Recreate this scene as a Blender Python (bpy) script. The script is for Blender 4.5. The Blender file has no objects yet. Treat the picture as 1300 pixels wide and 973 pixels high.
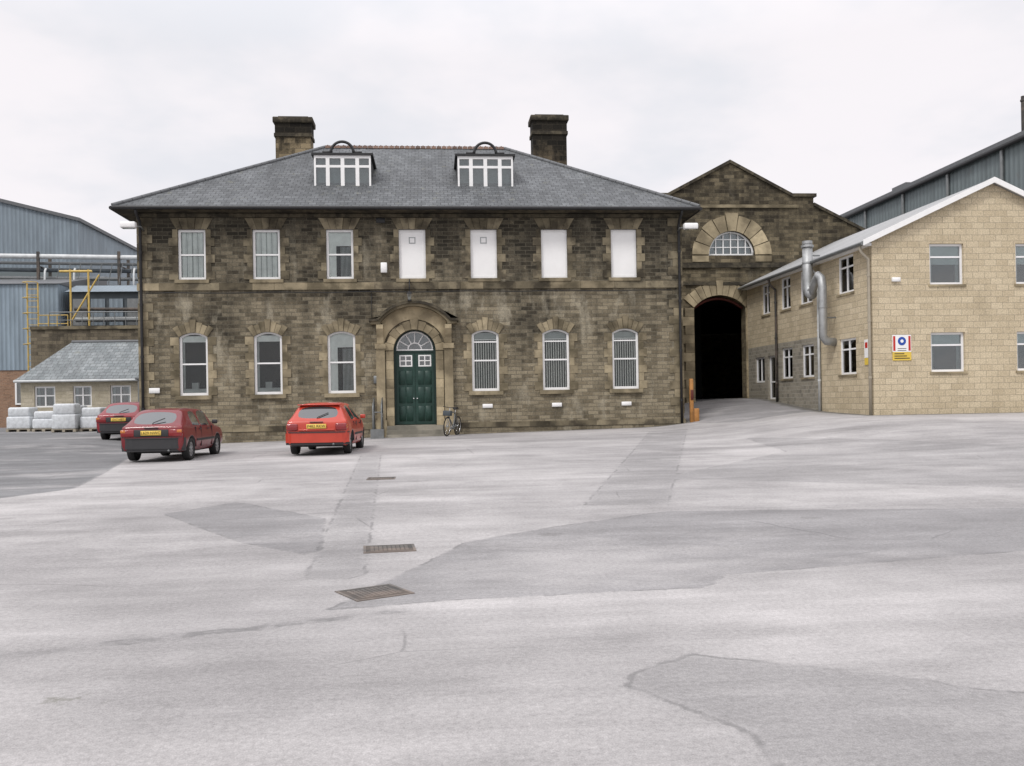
import bpy, bmesh, math, random
import numpy as np
from mathutils import Vector, Matrix
random.seed(7)
S=bpy.context.scene
COL=S.collection
D=bpy.data
# ------------------------------------------------------------ node helpers
def N(nt,t,ins=None,**props):
    n=nt.nodes.new(t)
    for k,v in props.items(): setattr(n,k,v)
    for k,v in (ins or {}).items():
        if isinstance(v,bpy.types.NodeSocket): nt.links.new(v,n.inputs[k])
        else:
            if isinstance(v,(tuple,list)) and len(v)==3 and n.inputs[k].type=='RGBA': v=(*v,1)
            n.inputs[k].default_value=v
    return n
def MA(nt,op,a,b=0.0,c=None,clamp=False):
    ins={0:a,1:b}
    if c is not None: ins[2]=c
    return N(nt,'ShaderNodeMath',ins,operation=op,use_clamp=clamp).outputs[0]
def MX(nt,f,a,b,blend='MIX'):
    return N(nt,'ShaderNodeMix',{0:f,6:a,7:b},data_type='RGBA',blend_type=blend).outputs[2]
def NO(nt,vec,scale,detail=4,rough=.55):
    return N(nt,'ShaderNodeTexNoise',{'Vector':vec,'Scale':scale,'Detail':min(detail,5),'Roughness':rough}).outputs[0]
def MR(nt,v,a,b,c=0.0,d=1.0,smooth=False):
    return N(nt,'ShaderNodeMapRange',{0:v,1:a,2:b,3:c,4:d},interpolation_type='SMOOTHSTEP' if smooth else 'LINEAR').outputs[0]
def newmat(name):
    m=D.materials.new(name); m.use_nodes=True; nt=m.node_tree
    return m,nt,nt.nodes['Principled BSDF']
def objvec(nt): return N(nt,'ShaderNodeTexCoord').outputs['Object']
def wall_uv(nt,axis='XY',zs=1.0,wob=.02):
    o=objvec(nt); s=N(nt,'ShaderNodeSeparateXYZ',{0:o})
    if axis=='X': u=s.outputs[0]
    elif axis=='Y': u=s.outputs[1]
    else: u=MA(nt,'ADD',s.outputs[0],s.outputs[1])
    z=MA(nt,'MULTIPLY',s.outputs[2],zs)
    if wob:
        nz=NO(nt,o,1.6,2); z=MA(nt,'ADD',z,MA(nt,'MULTIPLY',nz,wob*2)); u=MA(nt,'ADD',u,MA(nt,'MULTIPLY',nz,wob*3))
    return N(nt,'ShaderNodeCombineXYZ',{0:u,1:z}).outputs[0],u,s.outputs[2],o
def stone(name,la,lb,da,db,mortar,bw,bh,bias=.5,zlo=0,zhi=9,zamt=.3,axis='XY',ms=.012,bump=.5,contrast=.22,wob=.02,pale=0,blk=.18):
    m,nt,p=newmat(name)
    uv,u,z,o=wall_uv(nt,axis,1,wob)
    def br(a,b,mo,off=0):
        return N(nt,'ShaderNodeTexBrick',{'Vector':uv,'Color1':a,'Color2':b,'Mortar':mo,'Scale':1,'Mortar Size':ms,'Mortar Smooth':.3,'Bias':0,'Brick Width':bw,'Row Height':bh})
    b1=br(la,lb,mortar); b2=br(da,db,tuple(c*.6 for c in mortar))
    n1=NO(nt,o,.42,5,.6)
    st=N(nt,'ShaderNodeCombineXYZ',{0:MA(nt,'MULTIPLY',u,1.5),1:MA(nt,'MULTIPLY',z,.22)}).outputs[0]
    n2=NO(nt,st,1.3,5,.6)
    n3=NO(nt,o,5.5,5,.75)
    ht=MR(nt,z,zlo,zhi,0,zamt)
    b3=N(nt,'ShaderNodeTexBrick',{'Vector':uv,'Color1':(0,0,0),'Color2':(1,1,1),'Mortar':(.5,.5,.5),'Scale':1,'Mortar Size':ms,'Bias':0,'Brick Width':bw,'Row Height':bh}).outputs[0]
    s=MA(nt,'ADD',MA(nt,'MULTIPLY',n1,.9),MA(nt,'MULTIPLY',n2,.75))
    s=MA(nt,'ADD',s,MA(nt,'MULTIPLY',n3,.5)); s=MA(nt,'ADD',s,ht); s=MA(nt,'ADD',s,MA(nt,'MULTIPLY',b3,blk))
    k=MR(nt,s,bias+.68-contrast,bias+.68+contrast,0,1,True)
    c=MX(nt,k,b1.outputs[0],b2.outputs[0])
    if pale:
        st2=N(nt,'ShaderNodeCombineXYZ',{0:MA(nt,'MULTIPLY',u,1.0),1:MA(nt,'MULTIPLY',z,.42),2:7.3}).outputs[0]
        pl=MA(nt,'MULTIPLY',MR(nt,NO(nt,st2,1.1,5,.65),.53,.70,0,pale,True),MR(nt,z,6,8.5,1,.35))
        c=MX(nt,pl,c,(.40,.365,.28,1))
    n4=NO(nt,o,20,4,.75)
    f=MR(nt,n4,.2,.8,.5,1.5)
    c=MX(nt,1.0,c,N(nt,'ShaderNodeCombineXYZ',{0:f,1:f,2:f}).outputs[0],'MULTIPLY')
    nt.links.new(c,p.inputs['Base Color']); p.inputs['Roughness'].default_value=.93; p.inputs['Specular IOR Level'].default_value=.15
    hh=MA(nt,'ADD',MA(nt,'MULTIPLY',b1.outputs[1],-1.0),MA(nt,'MULTIPLY',n4,.8)); hh=MA(nt,'ADD',hh,MA(nt,'MULTIPLY',b3,.4))
    bm=N(nt,'ShaderNodeBump',{'Height':hh,'Strength':bump,'Distance':.02}); nt.links.new(bm.outputs[0],p.inputs['Normal'])
    return m
def plain(name,c,rough=.6,var=.12,scale=6,metal=0,spec=.4,island=0.0,coat=0,c2=None,bump=0):
    m,nt,p=newmat(name); o=objvec(nt)
    n=NO(nt,o,scale,4,.6)
    f=MR(nt,n,.25,.75,1-var,1+var)
    if island:
        g=N(nt,'ShaderNodeNewGeometry').outputs['Random Per Island']
        f=MA(nt,'MULTIPLY',f,MR(nt,g,0,1,1-island,1+island))
    base=c
    if c2 is not None:
        base=MX(nt,MR(nt,NO(nt,o,scale*.25,5,.65),.42,.6,0,1,True),c,c2)
        col=MX(nt,1.0,base,N(nt,'ShaderNodeCombineXYZ',{0:f,1:f,2:f}).outputs[0],'MULTIPLY')
    else: col=MX(nt,1.0,(*c,1),N(nt,'ShaderNodeCombineXYZ',{0:f,1:f,2:f}).outputs[0],'MULTIPLY')
    nt.links.new(col,p.inputs['Base Color'])
    nt.links.new(MR(nt,n,.2,.8,max(.02,rough-.08),min(1,rough+.08)),p.inputs['Roughness'])
    p.inputs['Metallic'].default_value=metal; p.inputs['Specular IOR Level'].default_value=spec
    if coat: p.inputs['Coat Weight'].default_value=coat; p.inputs['Coat Roughness'].default_value=.06
    if bump:
        bm=N(nt,'ShaderNodeBump',{'Height':NO(nt,o,scale*4,4,.7),'Strength':bump,'Distance':.02}); nt.links.new(bm.outputs[0],p.inputs['Normal'])
    return m
def slate(name,axis,zs,ca=(.068,.074,.078),cb=(.118,.126,.132)):
    m,nt,p=newmat(name); uv,u,z,o=wall_uv(nt,axis,zs,.006)
    b=N(nt,'ShaderNodeTexBrick',{'Vector':uv,'Color1':ca,'Color2':cb,'Mortar':tuple(c*.45 for c in ca),'Scale':1,'Mortar Size':.014,'Mortar Smooth':.6,'Brick Width':.3,'Row Height':.26})
    st=N(nt,'ShaderNodeCombineXYZ',{0:MA(nt,'MULTIPLY',u,2.2),1:MA(nt,'MULTIPLY',z,.5)}).outputs[0]
    n=NO(nt,st,1,5,.6); n2=NO(nt,o,.3,4); n3=NO(nt,o,9,4,.7)
    f=MA(nt,'MULTIPLY',MR(nt,n,.3,.7,.78,1.22),MR(nt,n2,.3,.7,.8,1.2)); f=MA(nt,'MULTIPLY',f,MR(nt,n3,.25,.75,.7,1.3))
    c=MX(nt,1.0,b.outputs[0],N(nt,'ShaderNodeCombineXYZ',{0:f,1:f,2:f}).outputs[0],'MULTIPLY')
    c=MX(nt,MR(nt,NO(nt,o,2.3,5,.7),.6,.72,0,.45),c,(.2,.2,.14))
    nt.links.new(c,p.inputs['Base Color']); p.inputs['Roughness'].default_value=.66
    bm=N(nt,'ShaderNodeBump',{'Height':MA(nt,'MULTIPLY',b.outputs[1],-1.0),'Strength':.7,'Distance':.02}); nt.links.new(bm.outputs[0],p.inputs['Normal'])
    return m
def corrug(name,c,axis,per=.25,c2=None):
    m,nt,p=newmat(name); uv,u,z,o=wall_uv(nt,axis,1,0)
    w=MA(nt,'SINE',MA(nt,'MULTIPLY',u,2*math.pi/per))
    n=NO(nt,N(nt,'ShaderNodeCombineXYZ',{0:MA(nt,'MULTIPLY',u,1.3),1:MA(nt,'MULTIPLY',z,.25)}).outputs[0],1,5,.65)
    f=MA(nt,'MULTIPLY',MR(nt,n,.25,.75,.72,1.25),MR(nt,w,-1,1,.88,1.08))
    col=MX(nt,1.0,(*c,1),N(nt,'ShaderNodeCombineXYZ',{0:f,1:f,2:f}).outputs[0],'MULTIPLY')
    col=MX(nt,MR(nt,NO(nt,o,.8,5,.7),.62,.78,0,.4),col,(.13,.10,.08))
    nt.links.new(col,p.inputs['Base Color']); p.inputs['Roughness'].default_value=.6
    bm=N(nt,'ShaderNodeBump',{'Height':w,'Strength':.6,'Distance':.03}); nt.links.new(bm.outputs[0],p.inputs['Normal'])
    return m
def glass(name,tint=(.8,.85,.85),base=.06,rough=.02):
    m=D.materials.new(name); m.use_nodes=True; nt=m.node_tree; nt.nodes.clear()
    o=objvec(nt)
    bm=N(nt,'ShaderNodeBump',{'Height':NO(nt,o,1.3,1),'Strength':.06,'Distance':.05})
    fr=N(nt,'ShaderNodeFresnel',{'IOR':1.5}).outputs[0]; fr=MA(nt,'ADD',fr,base,clamp=True)
    t=N(nt,'ShaderNodeBsdfTransparent',{0:(*tint,1)}); g=N(nt,'ShaderNodeBsdfGlossy',{'Roughness':rough,'Normal':bm.outputs[0]})
    mx=N(nt,'ShaderNodeMixShader',{0:fr,1:t.outputs[0],2:g.outputs[0]})
    N(nt,'ShaderNodeOutputMaterial',{0:mx.outputs[0]})
    return m
Mt={}
Mt['stone']=stone('sooty_sandstone',(.29,.25,.175),(.185,.155,.105),(.060,.053,.040),(.030,.027,.021),(.155,.14,.105),.44,.15,bias=.62,zlo=3.0,zhi=8.8,zamt=.42,pale=.55,blk=.16,contrast=.34,ms=.014)
Mt['stone_wh']=stone('warehouse_sandstone',(.24,.20,.13),(.15,.125,.08),(.06,.051,.036),(.034,.029,.022),(.12,.105,.075),.5,.18,bias=.64,zlo=5,zhi=12,zamt=.3,pale=.25,blk=.18,contrast=.3)
Mt['stone_ch']=stone('chimney_sandstone',(.30,.24,.15),(.2,.16,.1),(.04,.034,.024),(.02,.018,.014),(.12,.1,.07),.5,.25,bias=.72,zlo=13.5,zhi=14.9,zamt=.6)
Mt['stone_ch2']=stone('chimney_sandstone_dark',(.13,.105,.07),(.08,.065,.045),(.026,.023,.018),(.014,.013,.011),(.07,.06,.045),.5,.25,bias=.4,zlo=13.5,zhi=15.2,zamt=.6)
Mt['beige']=stone('beige_blockwork',(.58,.495,.35),(.50,.42,.29),(.46,.385,.265),(.39,.325,.22),(.36,.31,.23),.44,.22,bias=.7,zamt=0,ms=.011,bump=.3,contrast=.35,wob=.004)
Mt['greyst']=stone('grey_rubble_stone',(.34,.31,.25),(.24,.22,.18),(.18,.165,.13),(.11,.10,.085),(.36,.34,.29),.3,.16,bias=.75,zamt=0,ms=.014,bump=.5)
Mt['rubble']=stone('retaining_stone',(.2,.17,.12),(.13,.11,.08),(.08,.07,.05),(.05,.045,.035),(.12,.1,.08),.4,.2,bias=.6,zamt=0)
Mt['smallwall']=stone('pale_stone',(.5,.45,.35),(.4,.36,.27),(.3,.26,.19),(.24,.2,.15),(.4,.36,.28),.4,.18,bias=.8,zamt=0)
Mt['redbrick']=stone('red_brick',(.33,.20,.13),(.27,.16,.11),(.2,.12,.08),(.15,.09,.06),(.3,.26,.2),.24,.08,bias=.75,zamt=0,ms=.008)
Mt['dress']=plain('dressed_sandstone',(.285,.24,.16),.9,.32,5,spec=.15,island=.3,c2=(.125,.106,.07),bump=.3)
Mt['dress_hi']=plain('weathered_dressed_sandstone',(.21,.18,.122),.9,.35,5,spec=.15,island=.38,c2=(.07,.06,.043),bump=.3)
Mt['dress_lt']=plain('light_dressed_sandstone',(.40,.335,.22),.9,.28,5,spec=.15,island=.25,c2=(.21,.175,.115),bump=.3)
Mt['dark_st']=plain('blackened_stone',(.045,.04,.031),.9,.3,6,spec=.15,c2=(.09,.078,.055))
Mt['step']=plain('worn_step_stone',(.3,.28,.23),.9,.2,5,c2=(.18,.17,.14))
Mt['slateX']=slate('slate_front','X',1.95); Mt['slateY']=slate('slate_side','Y',1.95)
Mt['slateL']=slate('slate_light','X',1.6,(.15,.17,.175),(.22,.24,.245))
Mt['tile']=plain('ridge_tile',(.12,.075,.055),.8,.3,8,island=.4)
Mt['lead']=plain('lead',(.12,.125,.13),.6,.2,5)
Mt['white']=plain('white_paint',(.82,.82,.81),.45,.05,4)
Mt['upvc']=plain('white_upvc',(.82,.82,.82),.35,.03,3)
Mt['blind']=plain('white_blind_panel',(.83,.83,.82),.8,.03,2)
Mt['net']=plain('net_curtain',(.78,.80,.79),.9,.12,3)
Mt['net2']=plain('grey_blind',(.36,.38,.38),.9,.15,3)
Mt['slat']=plain('vertical_blind_slats',(.6,.6,.57),.85,.1,3)
Mt['black']=plain('black_paint',(.02,.02,.021),.5,.3,5)
Mt['iron']=plain('cast_iron',(.055,.052,.048),.7,.35,5,c2=(.10,.08,.065))
Mt['iron2']=plain('worn_iron_ribs',(.12,.11,.10),.6,.35,5,c2=(.16,.13,.11))
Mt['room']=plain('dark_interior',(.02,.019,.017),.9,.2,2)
Mt['green']=plain('green_door_paint',(.015,.045,.035),.4,.25,4)
Mt['greenfr']=plain('dark_green_frame',(.013,.033,.027),.45,.15,4)
Mt['glass']=glass('window_glass',(.97,.99,.98),.0)
Mt['glass2']=glass('office_glass',(.8,.85,.85),.09)
Mt['blueclad']=corrug('blue_grey_cladding',(.20,.245,.28),'XY',.3)
Mt['blueclad2']=corrug('blue_cladding',(.23,.29,.34),'XY',.25)
Mt['greyclad']=corrug('grey_green_cladding',(.15,.18,.185),'Y',.35)
Mt['sheetroof']=corrug('grey_sheet_roof',(.33,.335,.335),'Y',.3)
Mt['galv']=plain('galvanised_steel',(.38,.39,.39),.5,.2,5,metal=.5)
Mt['pipe']=plain('beige_downpipe',(.36,.32,.25),.5,.1,5)
Mt['yellow']=plain('yellow_paint',(.55,.39,.11),.5,.2,5)
Mt['whitepipe']=plain('white_lagged_pipe',(.55,.57,.57),.5,.2,3)
Mt['tank']=plain('dark_plant_steel',(.07,.085,.095),.6,.3,2)
Mt['wrap']=plain('polythene_wrap',(.66,.69,.71),.35,.2,7,bump=.6,island=.12)
Mt['orange']=plain('orange_post',(.36,.17,.05),.7,.3,4)
Mt['sred']=plain('sign_red',(.5,.03,.02),.4,.05)
Mt['dred']=plain('faded_red_steel',(.10,.022,.016),.7,.2)
Mt['sblue']=plain('sign_blue',(.02,.07,.35),.4,.05)
Mt['syel']=plain('sign_yellow',(.7,.5,.08),.4,.05)
Mt['steel']=plain('grey_steel',(.2,.21,.21),.45,.2,5,metal=.4)
Mt['curb']=plain('curb_concrete',(.27,.26,.25),.9,.2,3)
Mt['tyre']=plain('tyre_rubber',(.02,.02,.02),.85,.2,8)
Mt['hub']=plain('wheel_trim',(.33,.34,.35),.35,.1,8,metal=.6)
Mt['trim']=plain('black_bumper_plastic',(.035,.035,.037),.55,.1,8)
Mt['carglass']=plain('car_glass',(.03,.035,.037),.04,.1,2,spec=1.0,coat=1)
Mt['lampred']=plain('tail_lamp',(.22,.01,.012),.12,.1,9,coat=1)
Mt['lamporg']=plain('indicator_lamp',(.5,.16,.03),.15,.1,9,coat=1)
Mt['plate_y']=plain('yellow_plate',(.72,.5,.10),.4,.03)
Mt['chrome']=plain('chrome',(.7,.7,.7),.15,.05,4,metal=1)
Mt['paint1']=plain('dark_red_car_paint',(.17,.014,.018),.35,.15,3,coat=.5)
Mt['paint2']=plain('red_car_paint',(.46,.046,.024),.35,.1,3,coat=.5)
Mt['paint3']=plain('crimson_car_paint',(.24,.016,.024),.38,.12,3,coat=.4)
# ------------------------------------------------------------ mesh builder
class MB:
    def __init__(s): s.v=[];s.f=[];s.m=[];s.s=[];s.slots=[]
    def add(s,vs,fs,mat,smooth=False):
        if mat not in s.slots: s.slots.append(mat)
        mi=s.slots.index(mat); o=len(s.v); s.v+= [tuple(v) for v in vs]
        for f in fs: s.f.append(tuple(i+o for i in f)); s.m.append(mi); s.s.append(smooth)
    def box(s,x0,x1,y0,y1,z0,z1,mat):
        vs=[(x,y,z) for x in (x0,x1) for y in (y0,y1) for z in (z0,z1)]
        s.add(vs,[(0,1,3,2),(4,6,7,5),(0,4,5,1),(2,3,7,6),(0,2,6,4),(1,5,7,3)],mat)
    def rbox(s,x0,x1,y0,y1,z0,z1,mat,b=.02,seg=2):
        bm=bmesh.new(); bmesh.ops.create_cube(bm,size=1)
        for v in bm.verts: v.co=Vector(((x0+x1)/2+v.co.x*(x1-x0),(y0+y1)/2+v.co.y*(y1-y0),(z0+z1)/2+v.co.z*(z1-z0)))
        bmesh.ops.bevel(bm,geom=bm.edges[:],offset=b,segments=seg,affect='EDGES',profile=.5)
        bm.verts.index_update(); s.add([v.co[:] for v in bm.verts],[[v.index for v in f.verts] for f in bm.faces],mat,True); bm.free()
    def prism(s,poly,a0,a1,mat,mode='front'):
        n=len(poly)
        def mp(u,v,w): return (u,w,v) if mode=='front' else ((w,u,v) if mode=='side' else (u,v,w))
        vs=[mp(u,v,a0) for u,v in poly]+[mp(u,v,a1) for u,v in poly]
        fs=[tuple(range(n)),tuple(range(2*n-1,n-1,-1))]+[(i,(i+1)%n,n+(i+1)%n,n+i) for i in range(n)]
        s.add(vs,fs,mat)
    def plate(s,outer,holes,a0,a1,mat,mode='front'):
        cu=D.curves.new('c','CURVE'); cu.dimensions='2D'; cu.fill_mode='BOTH'; cu.extrude=abs(a1-a0)/2
        for pl in [outer]+holes:
            sp=cu.splines.new('POLY'); sp.points.add(len(pl)-1); sp.use_cyclic_u=True
            for i,(u,v) in enumerate(pl): sp.points[i].co=(u,v,0,1)
        ob=D.objects.new('c',cu); COL.objects.link(ob); dg=bpy.context.evaluated_depsgraph_get(); dg.update()
        me=D.meshes.new_from_object(ob.evaluated_get(dg))
        bm=bmesh.new(); bm.from_mesh(me); bmesh.ops.remove_doubles(bm,verts=bm.verts[:],dist=1e-4); bm.verts.index_update()
        c=(a0+a1)/2
        if mode=='front': vs=[(v.co.x,c-v.co.z,v.co.y) for v in bm.verts]
        else: vs=[(c+v.co.z,v.co.x,v.co.y) for v in bm.verts]
        s.add(vs,[[v.index for v in f.verts] for f in bm.faces],mat)
        bm.free(); D.objects.remove(ob); D.curves.remove(cu); D.meshes.remove(me)
    def cyl(s,p0,p1,r,mat,seg=12,r1=None,smooth=True):
        p0=Vector(p0);p1=Vector(p1);d=(p1-p0).normalized(); a=d.orthogonal().normalized(); b=d.cross(a); r1=r if r1 is None else r1
        vs=[p0+(a*math.cos(t)+b*math.sin(t))*r for t in [2*math.pi*i/seg for i in range(seg)]]+[p1+(a*math.cos(t)+b*math.sin(t))*r1 for t in [2*math.pi*i/seg for i in range(seg)]]
        s.add(vs,[(i,(i+1)%seg,seg+(i+1)%seg,seg+i) for i in range(seg)],mat,smooth)
        s.add(vs,[tuple(range(seg))[::-1],tuple(range(seg,2*seg))],mat,False)
    def tube(s,path,r,mat,seg=8,closed=False):
        P=[Vector(p) for p in path]; n=len(P); vs=[]; up=None
        for i,p in enumerate(P):
            if closed: t=(P[(i+1)%n]-P[i-1]).normalized()
            else: t=((P[min(i+1,n-1)]-P[i]).normalized()+(P[i]-P[max(i-1,0)]).normalized()).normalized()
            if up is None: up=t.orthogonal().normalized()
            up=(up-t*up.dot(t)).normalized(); b=t.cross(up)
            vs+=[p+(up*math.cos(q)+b*math.sin(q))*r for q in [2*math.pi*k/seg for k in range(seg)]]
        fs=[]
        for i in range(n if closed else n-1):
            j=(i+1)%n
            fs+=[(i*seg+k,i*seg+(k+1)%seg,j*seg+(k+1)%seg,j*seg+k) for k in range(seg)]
        if not closed: fs+=[tuple(range(seg))[::-1],tuple(range((n-1)*seg,n*seg))]
        s.add(vs,fs,mat,True)
    def finish(s,name,parent=None,recalc=True):
        me=D.meshes.new(name); me.from_pydata(s.v,[],s.f)
        for k in s.slots: me.materials.append(Mt[k])
        for p,mi,sm in zip(me.polygons,s.m,s.s): p.material_index=mi; p.use_smooth=sm
        if recalc:
            bm=bmesh.new(); bm.from_mesh(me); bmesh.ops.recalc_face_normals(bm,faces=bm.faces[:]); bm.to_mesh(me); bm.free()
        ob=D.objects.new(name,me); COL.objects.link(ob)
        if parent: ob.parent=parent
        return ob
def top(name,loc=(0,0,0),rot=(0,0,0),sc=1):
    e=D.objects.new(name,None); COL.objects.link(e); e.location=loc; e.rotation_euler=rot; e.scale=(sc,)*3; e.empty_display_size=.3
    return e
def rect(x0,x1,z0,z1): return [(x0,z0),(x1,z0),(x1,z1),(x0,z1)]
def archp(cx,z0,zs,w,rise,n=12):
    R=(w*w/4+rise*rise)/(2*rise); zc=zs+rise-R; a=math.asin(min(1,w/2/R))
    if rise>w/2-1e-6: a=math.pi/2
    pts=[(cx-w/2,z0),(cx+w/2,z0)]
    for i in range(n+1):
        t=a-2*a*i/n; pts.append((cx+R*math.sin(t),zc+R*math.cos(t)))
    return pts
def voussoirs(B,cx,zs,w,rise,depth,n,y0,y1,mat,gap=.012,key=0.08,mode='front',r_in=0):
    R=(w*w/4+rise*rise)/(2*rise); zc=zs+rise-R; a=math.asin(min(1,w/2/R)) if rise<w/2-1e-6 else math.pi/2
    R+=r_in
    for i in range(n):
        t0=-a+2*a*i/n+gap/R/2; t1=-a+2*a*(i+1)/n-gap/R/2; k=(i==n//2)
        Ro=R+depth+(key if k else (0.05 if i%2==0 else 0)); yy=y0-(.04 if k else 0)
        pl=[]
        for q in range(4): t=t0+(t1-t0)*q/3; pl.append((cx+R*math.sin(t),zc+R*math.cos(t)))
        for q in range(4): t=t1+(t0-t1)*q/3; pl.append((cx+Ro*math.sin(t),zc+Ro*math.cos(t)))
        B.prism(pl,yy,y1,mat,mode)
# ------------------------------------------------------------ ground
def sm(t): t=np.clip(t,0,1); return t*t*(3-2*t)
def gz(x,y):
    x=np.asarray(x,float); y=np.asarray(y,float)
    t=np.clip((y-9)/27,0,1); xc=np.clip(x,-11,16)
    z=t*(.13+(xc+11)/21*.37)
    z=z+.42*sm((x-8)/7)*sm((y-15)/15)
    z=z+.55*sm((y-34)/9)*sm((x-9)/3)
    z=z+.24*sm((-x-10)/3)*sm((y-29)/7)+.2*sm((-x-10)/3)*sm((y-37)/8)
    return z
def G(x,y): return float(gz(x,y))
def sdpoly(px,py,poly):
    d=np.full(px.shape,1e9); ins=np.zeros(px.shape,bool); n=len(poly)
    for i in range(n):
        ax,ay=poly[i]; bx,by=poly[(i+1)%n]; ex,ey=bx-ax,by-ay
        t=np.clip(((px-ax)*ex+(py-ay)*ey)/(ex*ex+ey*ey+1e-12),0,1)
        d=np.minimum(d,np.hypot(px-ax-t*ex,py-ay-t*ey))
        c=((ay>py)!=(by>py))&(px<(bx-ax)*(py-ay)/(by-ay+1e-12)+ax); ins^=c
    return np.where(ins,d,-d)
def axis(a,b,st,far):
    L=list(np.arange(a,b+1e-6,st)); s=st; v=b; up=[]
    while v<far: s*=1.35; v+=s; up.append(v)
    s=st; v=a; dn=[]
    while v>-far: s*=1.35; v-=s; dn.append(v)
    return np.array(dn[::-1]+L+up)
xs=axis(-22,20,.2,700); ys=axis(-1,46,.2,900)
XX,YY=np.meshgrid(xs,ys); ZZ=gz(XX,YY)
nx,ny=len(xs),len(ys)
me=D.meshes.new('ground'); vs=np.stack([XX.ravel(),YY.ravel(),ZZ.ravel()],1)
idx=np.arange(nx*ny).reshape(ny,nx); fs=np.stack([idx[:-1,:-1],idx[:-1,1:],idx[1:,1:],idx[1:,:-1]],-1).reshape(-1,4)
me.from_pydata(vs.tolist(),[],fs.tolist())
patches={
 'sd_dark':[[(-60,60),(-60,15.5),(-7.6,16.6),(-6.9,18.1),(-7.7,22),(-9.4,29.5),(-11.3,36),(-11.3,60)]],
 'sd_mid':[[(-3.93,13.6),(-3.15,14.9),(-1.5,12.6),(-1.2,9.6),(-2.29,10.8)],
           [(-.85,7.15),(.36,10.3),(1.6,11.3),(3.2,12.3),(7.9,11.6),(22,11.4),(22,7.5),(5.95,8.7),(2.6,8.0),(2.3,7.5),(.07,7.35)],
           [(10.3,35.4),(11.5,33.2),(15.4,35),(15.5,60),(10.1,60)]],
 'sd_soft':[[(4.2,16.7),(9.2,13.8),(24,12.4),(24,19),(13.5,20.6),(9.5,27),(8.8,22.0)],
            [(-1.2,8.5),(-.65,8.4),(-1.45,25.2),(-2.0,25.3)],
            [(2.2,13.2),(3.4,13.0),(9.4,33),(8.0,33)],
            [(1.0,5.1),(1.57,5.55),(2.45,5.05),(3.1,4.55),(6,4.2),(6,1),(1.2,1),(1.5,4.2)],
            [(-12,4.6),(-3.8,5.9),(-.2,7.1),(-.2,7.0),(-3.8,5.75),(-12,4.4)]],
 'sd_moss':[[(-2.4,5.1),(-2.0,5.25),(-1.85,5.15),(-2.1,5.02)],[(-1.9,4.9),(-1.65,4.98),(-1.6,4.9)]],
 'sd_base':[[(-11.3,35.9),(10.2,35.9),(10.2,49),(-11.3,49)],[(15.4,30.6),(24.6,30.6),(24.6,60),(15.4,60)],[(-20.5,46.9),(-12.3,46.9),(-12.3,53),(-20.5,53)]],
}
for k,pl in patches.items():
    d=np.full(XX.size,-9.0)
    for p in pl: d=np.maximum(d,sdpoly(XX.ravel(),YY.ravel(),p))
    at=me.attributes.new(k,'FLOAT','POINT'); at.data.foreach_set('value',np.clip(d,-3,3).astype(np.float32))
gm,nt,p=newmat('yard_surface'); o=objvec(nt)
def att(k): return N(nt,'ShaderNodeAttribute',attribute_name=k).outputs['Fac']
wob=MA(nt,'MULTIPLY',MA(nt,'SUBTRACT',NO(nt,o,5,5,.65),.5),.13)
def mask(k,w,wb=None): return MR(nt,MA(nt,'ADD',att(k),wb or wob),-w,w,0,1,True)
col=(.30,.29,.288,1)
n0=NO(nt,o,.16,4,.55); col=MX(nt,MR(nt,n0,.40,.62,0,1,True),col,(.385,.372,.368,1))
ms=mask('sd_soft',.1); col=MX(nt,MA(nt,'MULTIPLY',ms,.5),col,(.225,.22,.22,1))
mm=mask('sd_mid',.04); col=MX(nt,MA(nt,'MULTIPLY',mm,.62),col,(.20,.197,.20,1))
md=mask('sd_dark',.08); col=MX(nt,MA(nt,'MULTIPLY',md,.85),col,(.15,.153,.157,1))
def mulc(c,f): return MX(nt,1.0,c,N(nt,'ShaderNodeCombineXYZ',{0:f,1:f,2:f}).outputs[0],'MULTIPLY')
def streak(rot,sx,sy,lo,hi,off=0,a=.32,b=.68):
    mp=N(nt,'ShaderNodeMapping',{'Vector':o,'Location':(off,off*.7,0),'Rotation':(0,0,math.radians(rot)),'Scale':(sx,sy,1)}).outputs[0]
    return MR(nt,NO(nt,mp,1.0,5,.62),a,b,lo,hi)
col=mulc(col,streak(-34,.2,.8,.88,1.12)); col=mulc(col,streak(38,.18,.8,.88,1.12,3))
col=mulc(col,streak(-68,.15,3.0,.92,1.07,9))
pd=streak(-30,.25,.42,0,.5,5,.52,.66); col=MX(nt,pd,col,(.43,.415,.41,1))
col=mulc(col,MR(nt,NO(nt,o,1.1,5,.7),.25,.75,.86,1.13))
g1=NO(nt,o,26,4,.8); g2=NO(nt,o,110,2,.7)
col=mulc(col,MR(nt,g1,.25,.75,.74,1.26)); col=mulc(col,MR(nt,g2,.25,.75,.76,1.24))
st=NO(nt,o,.9,4,.6); col=MX(nt,MR(nt,st,.64,.78,0,.4,True),col,(.15,.145,.14,1))
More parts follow.
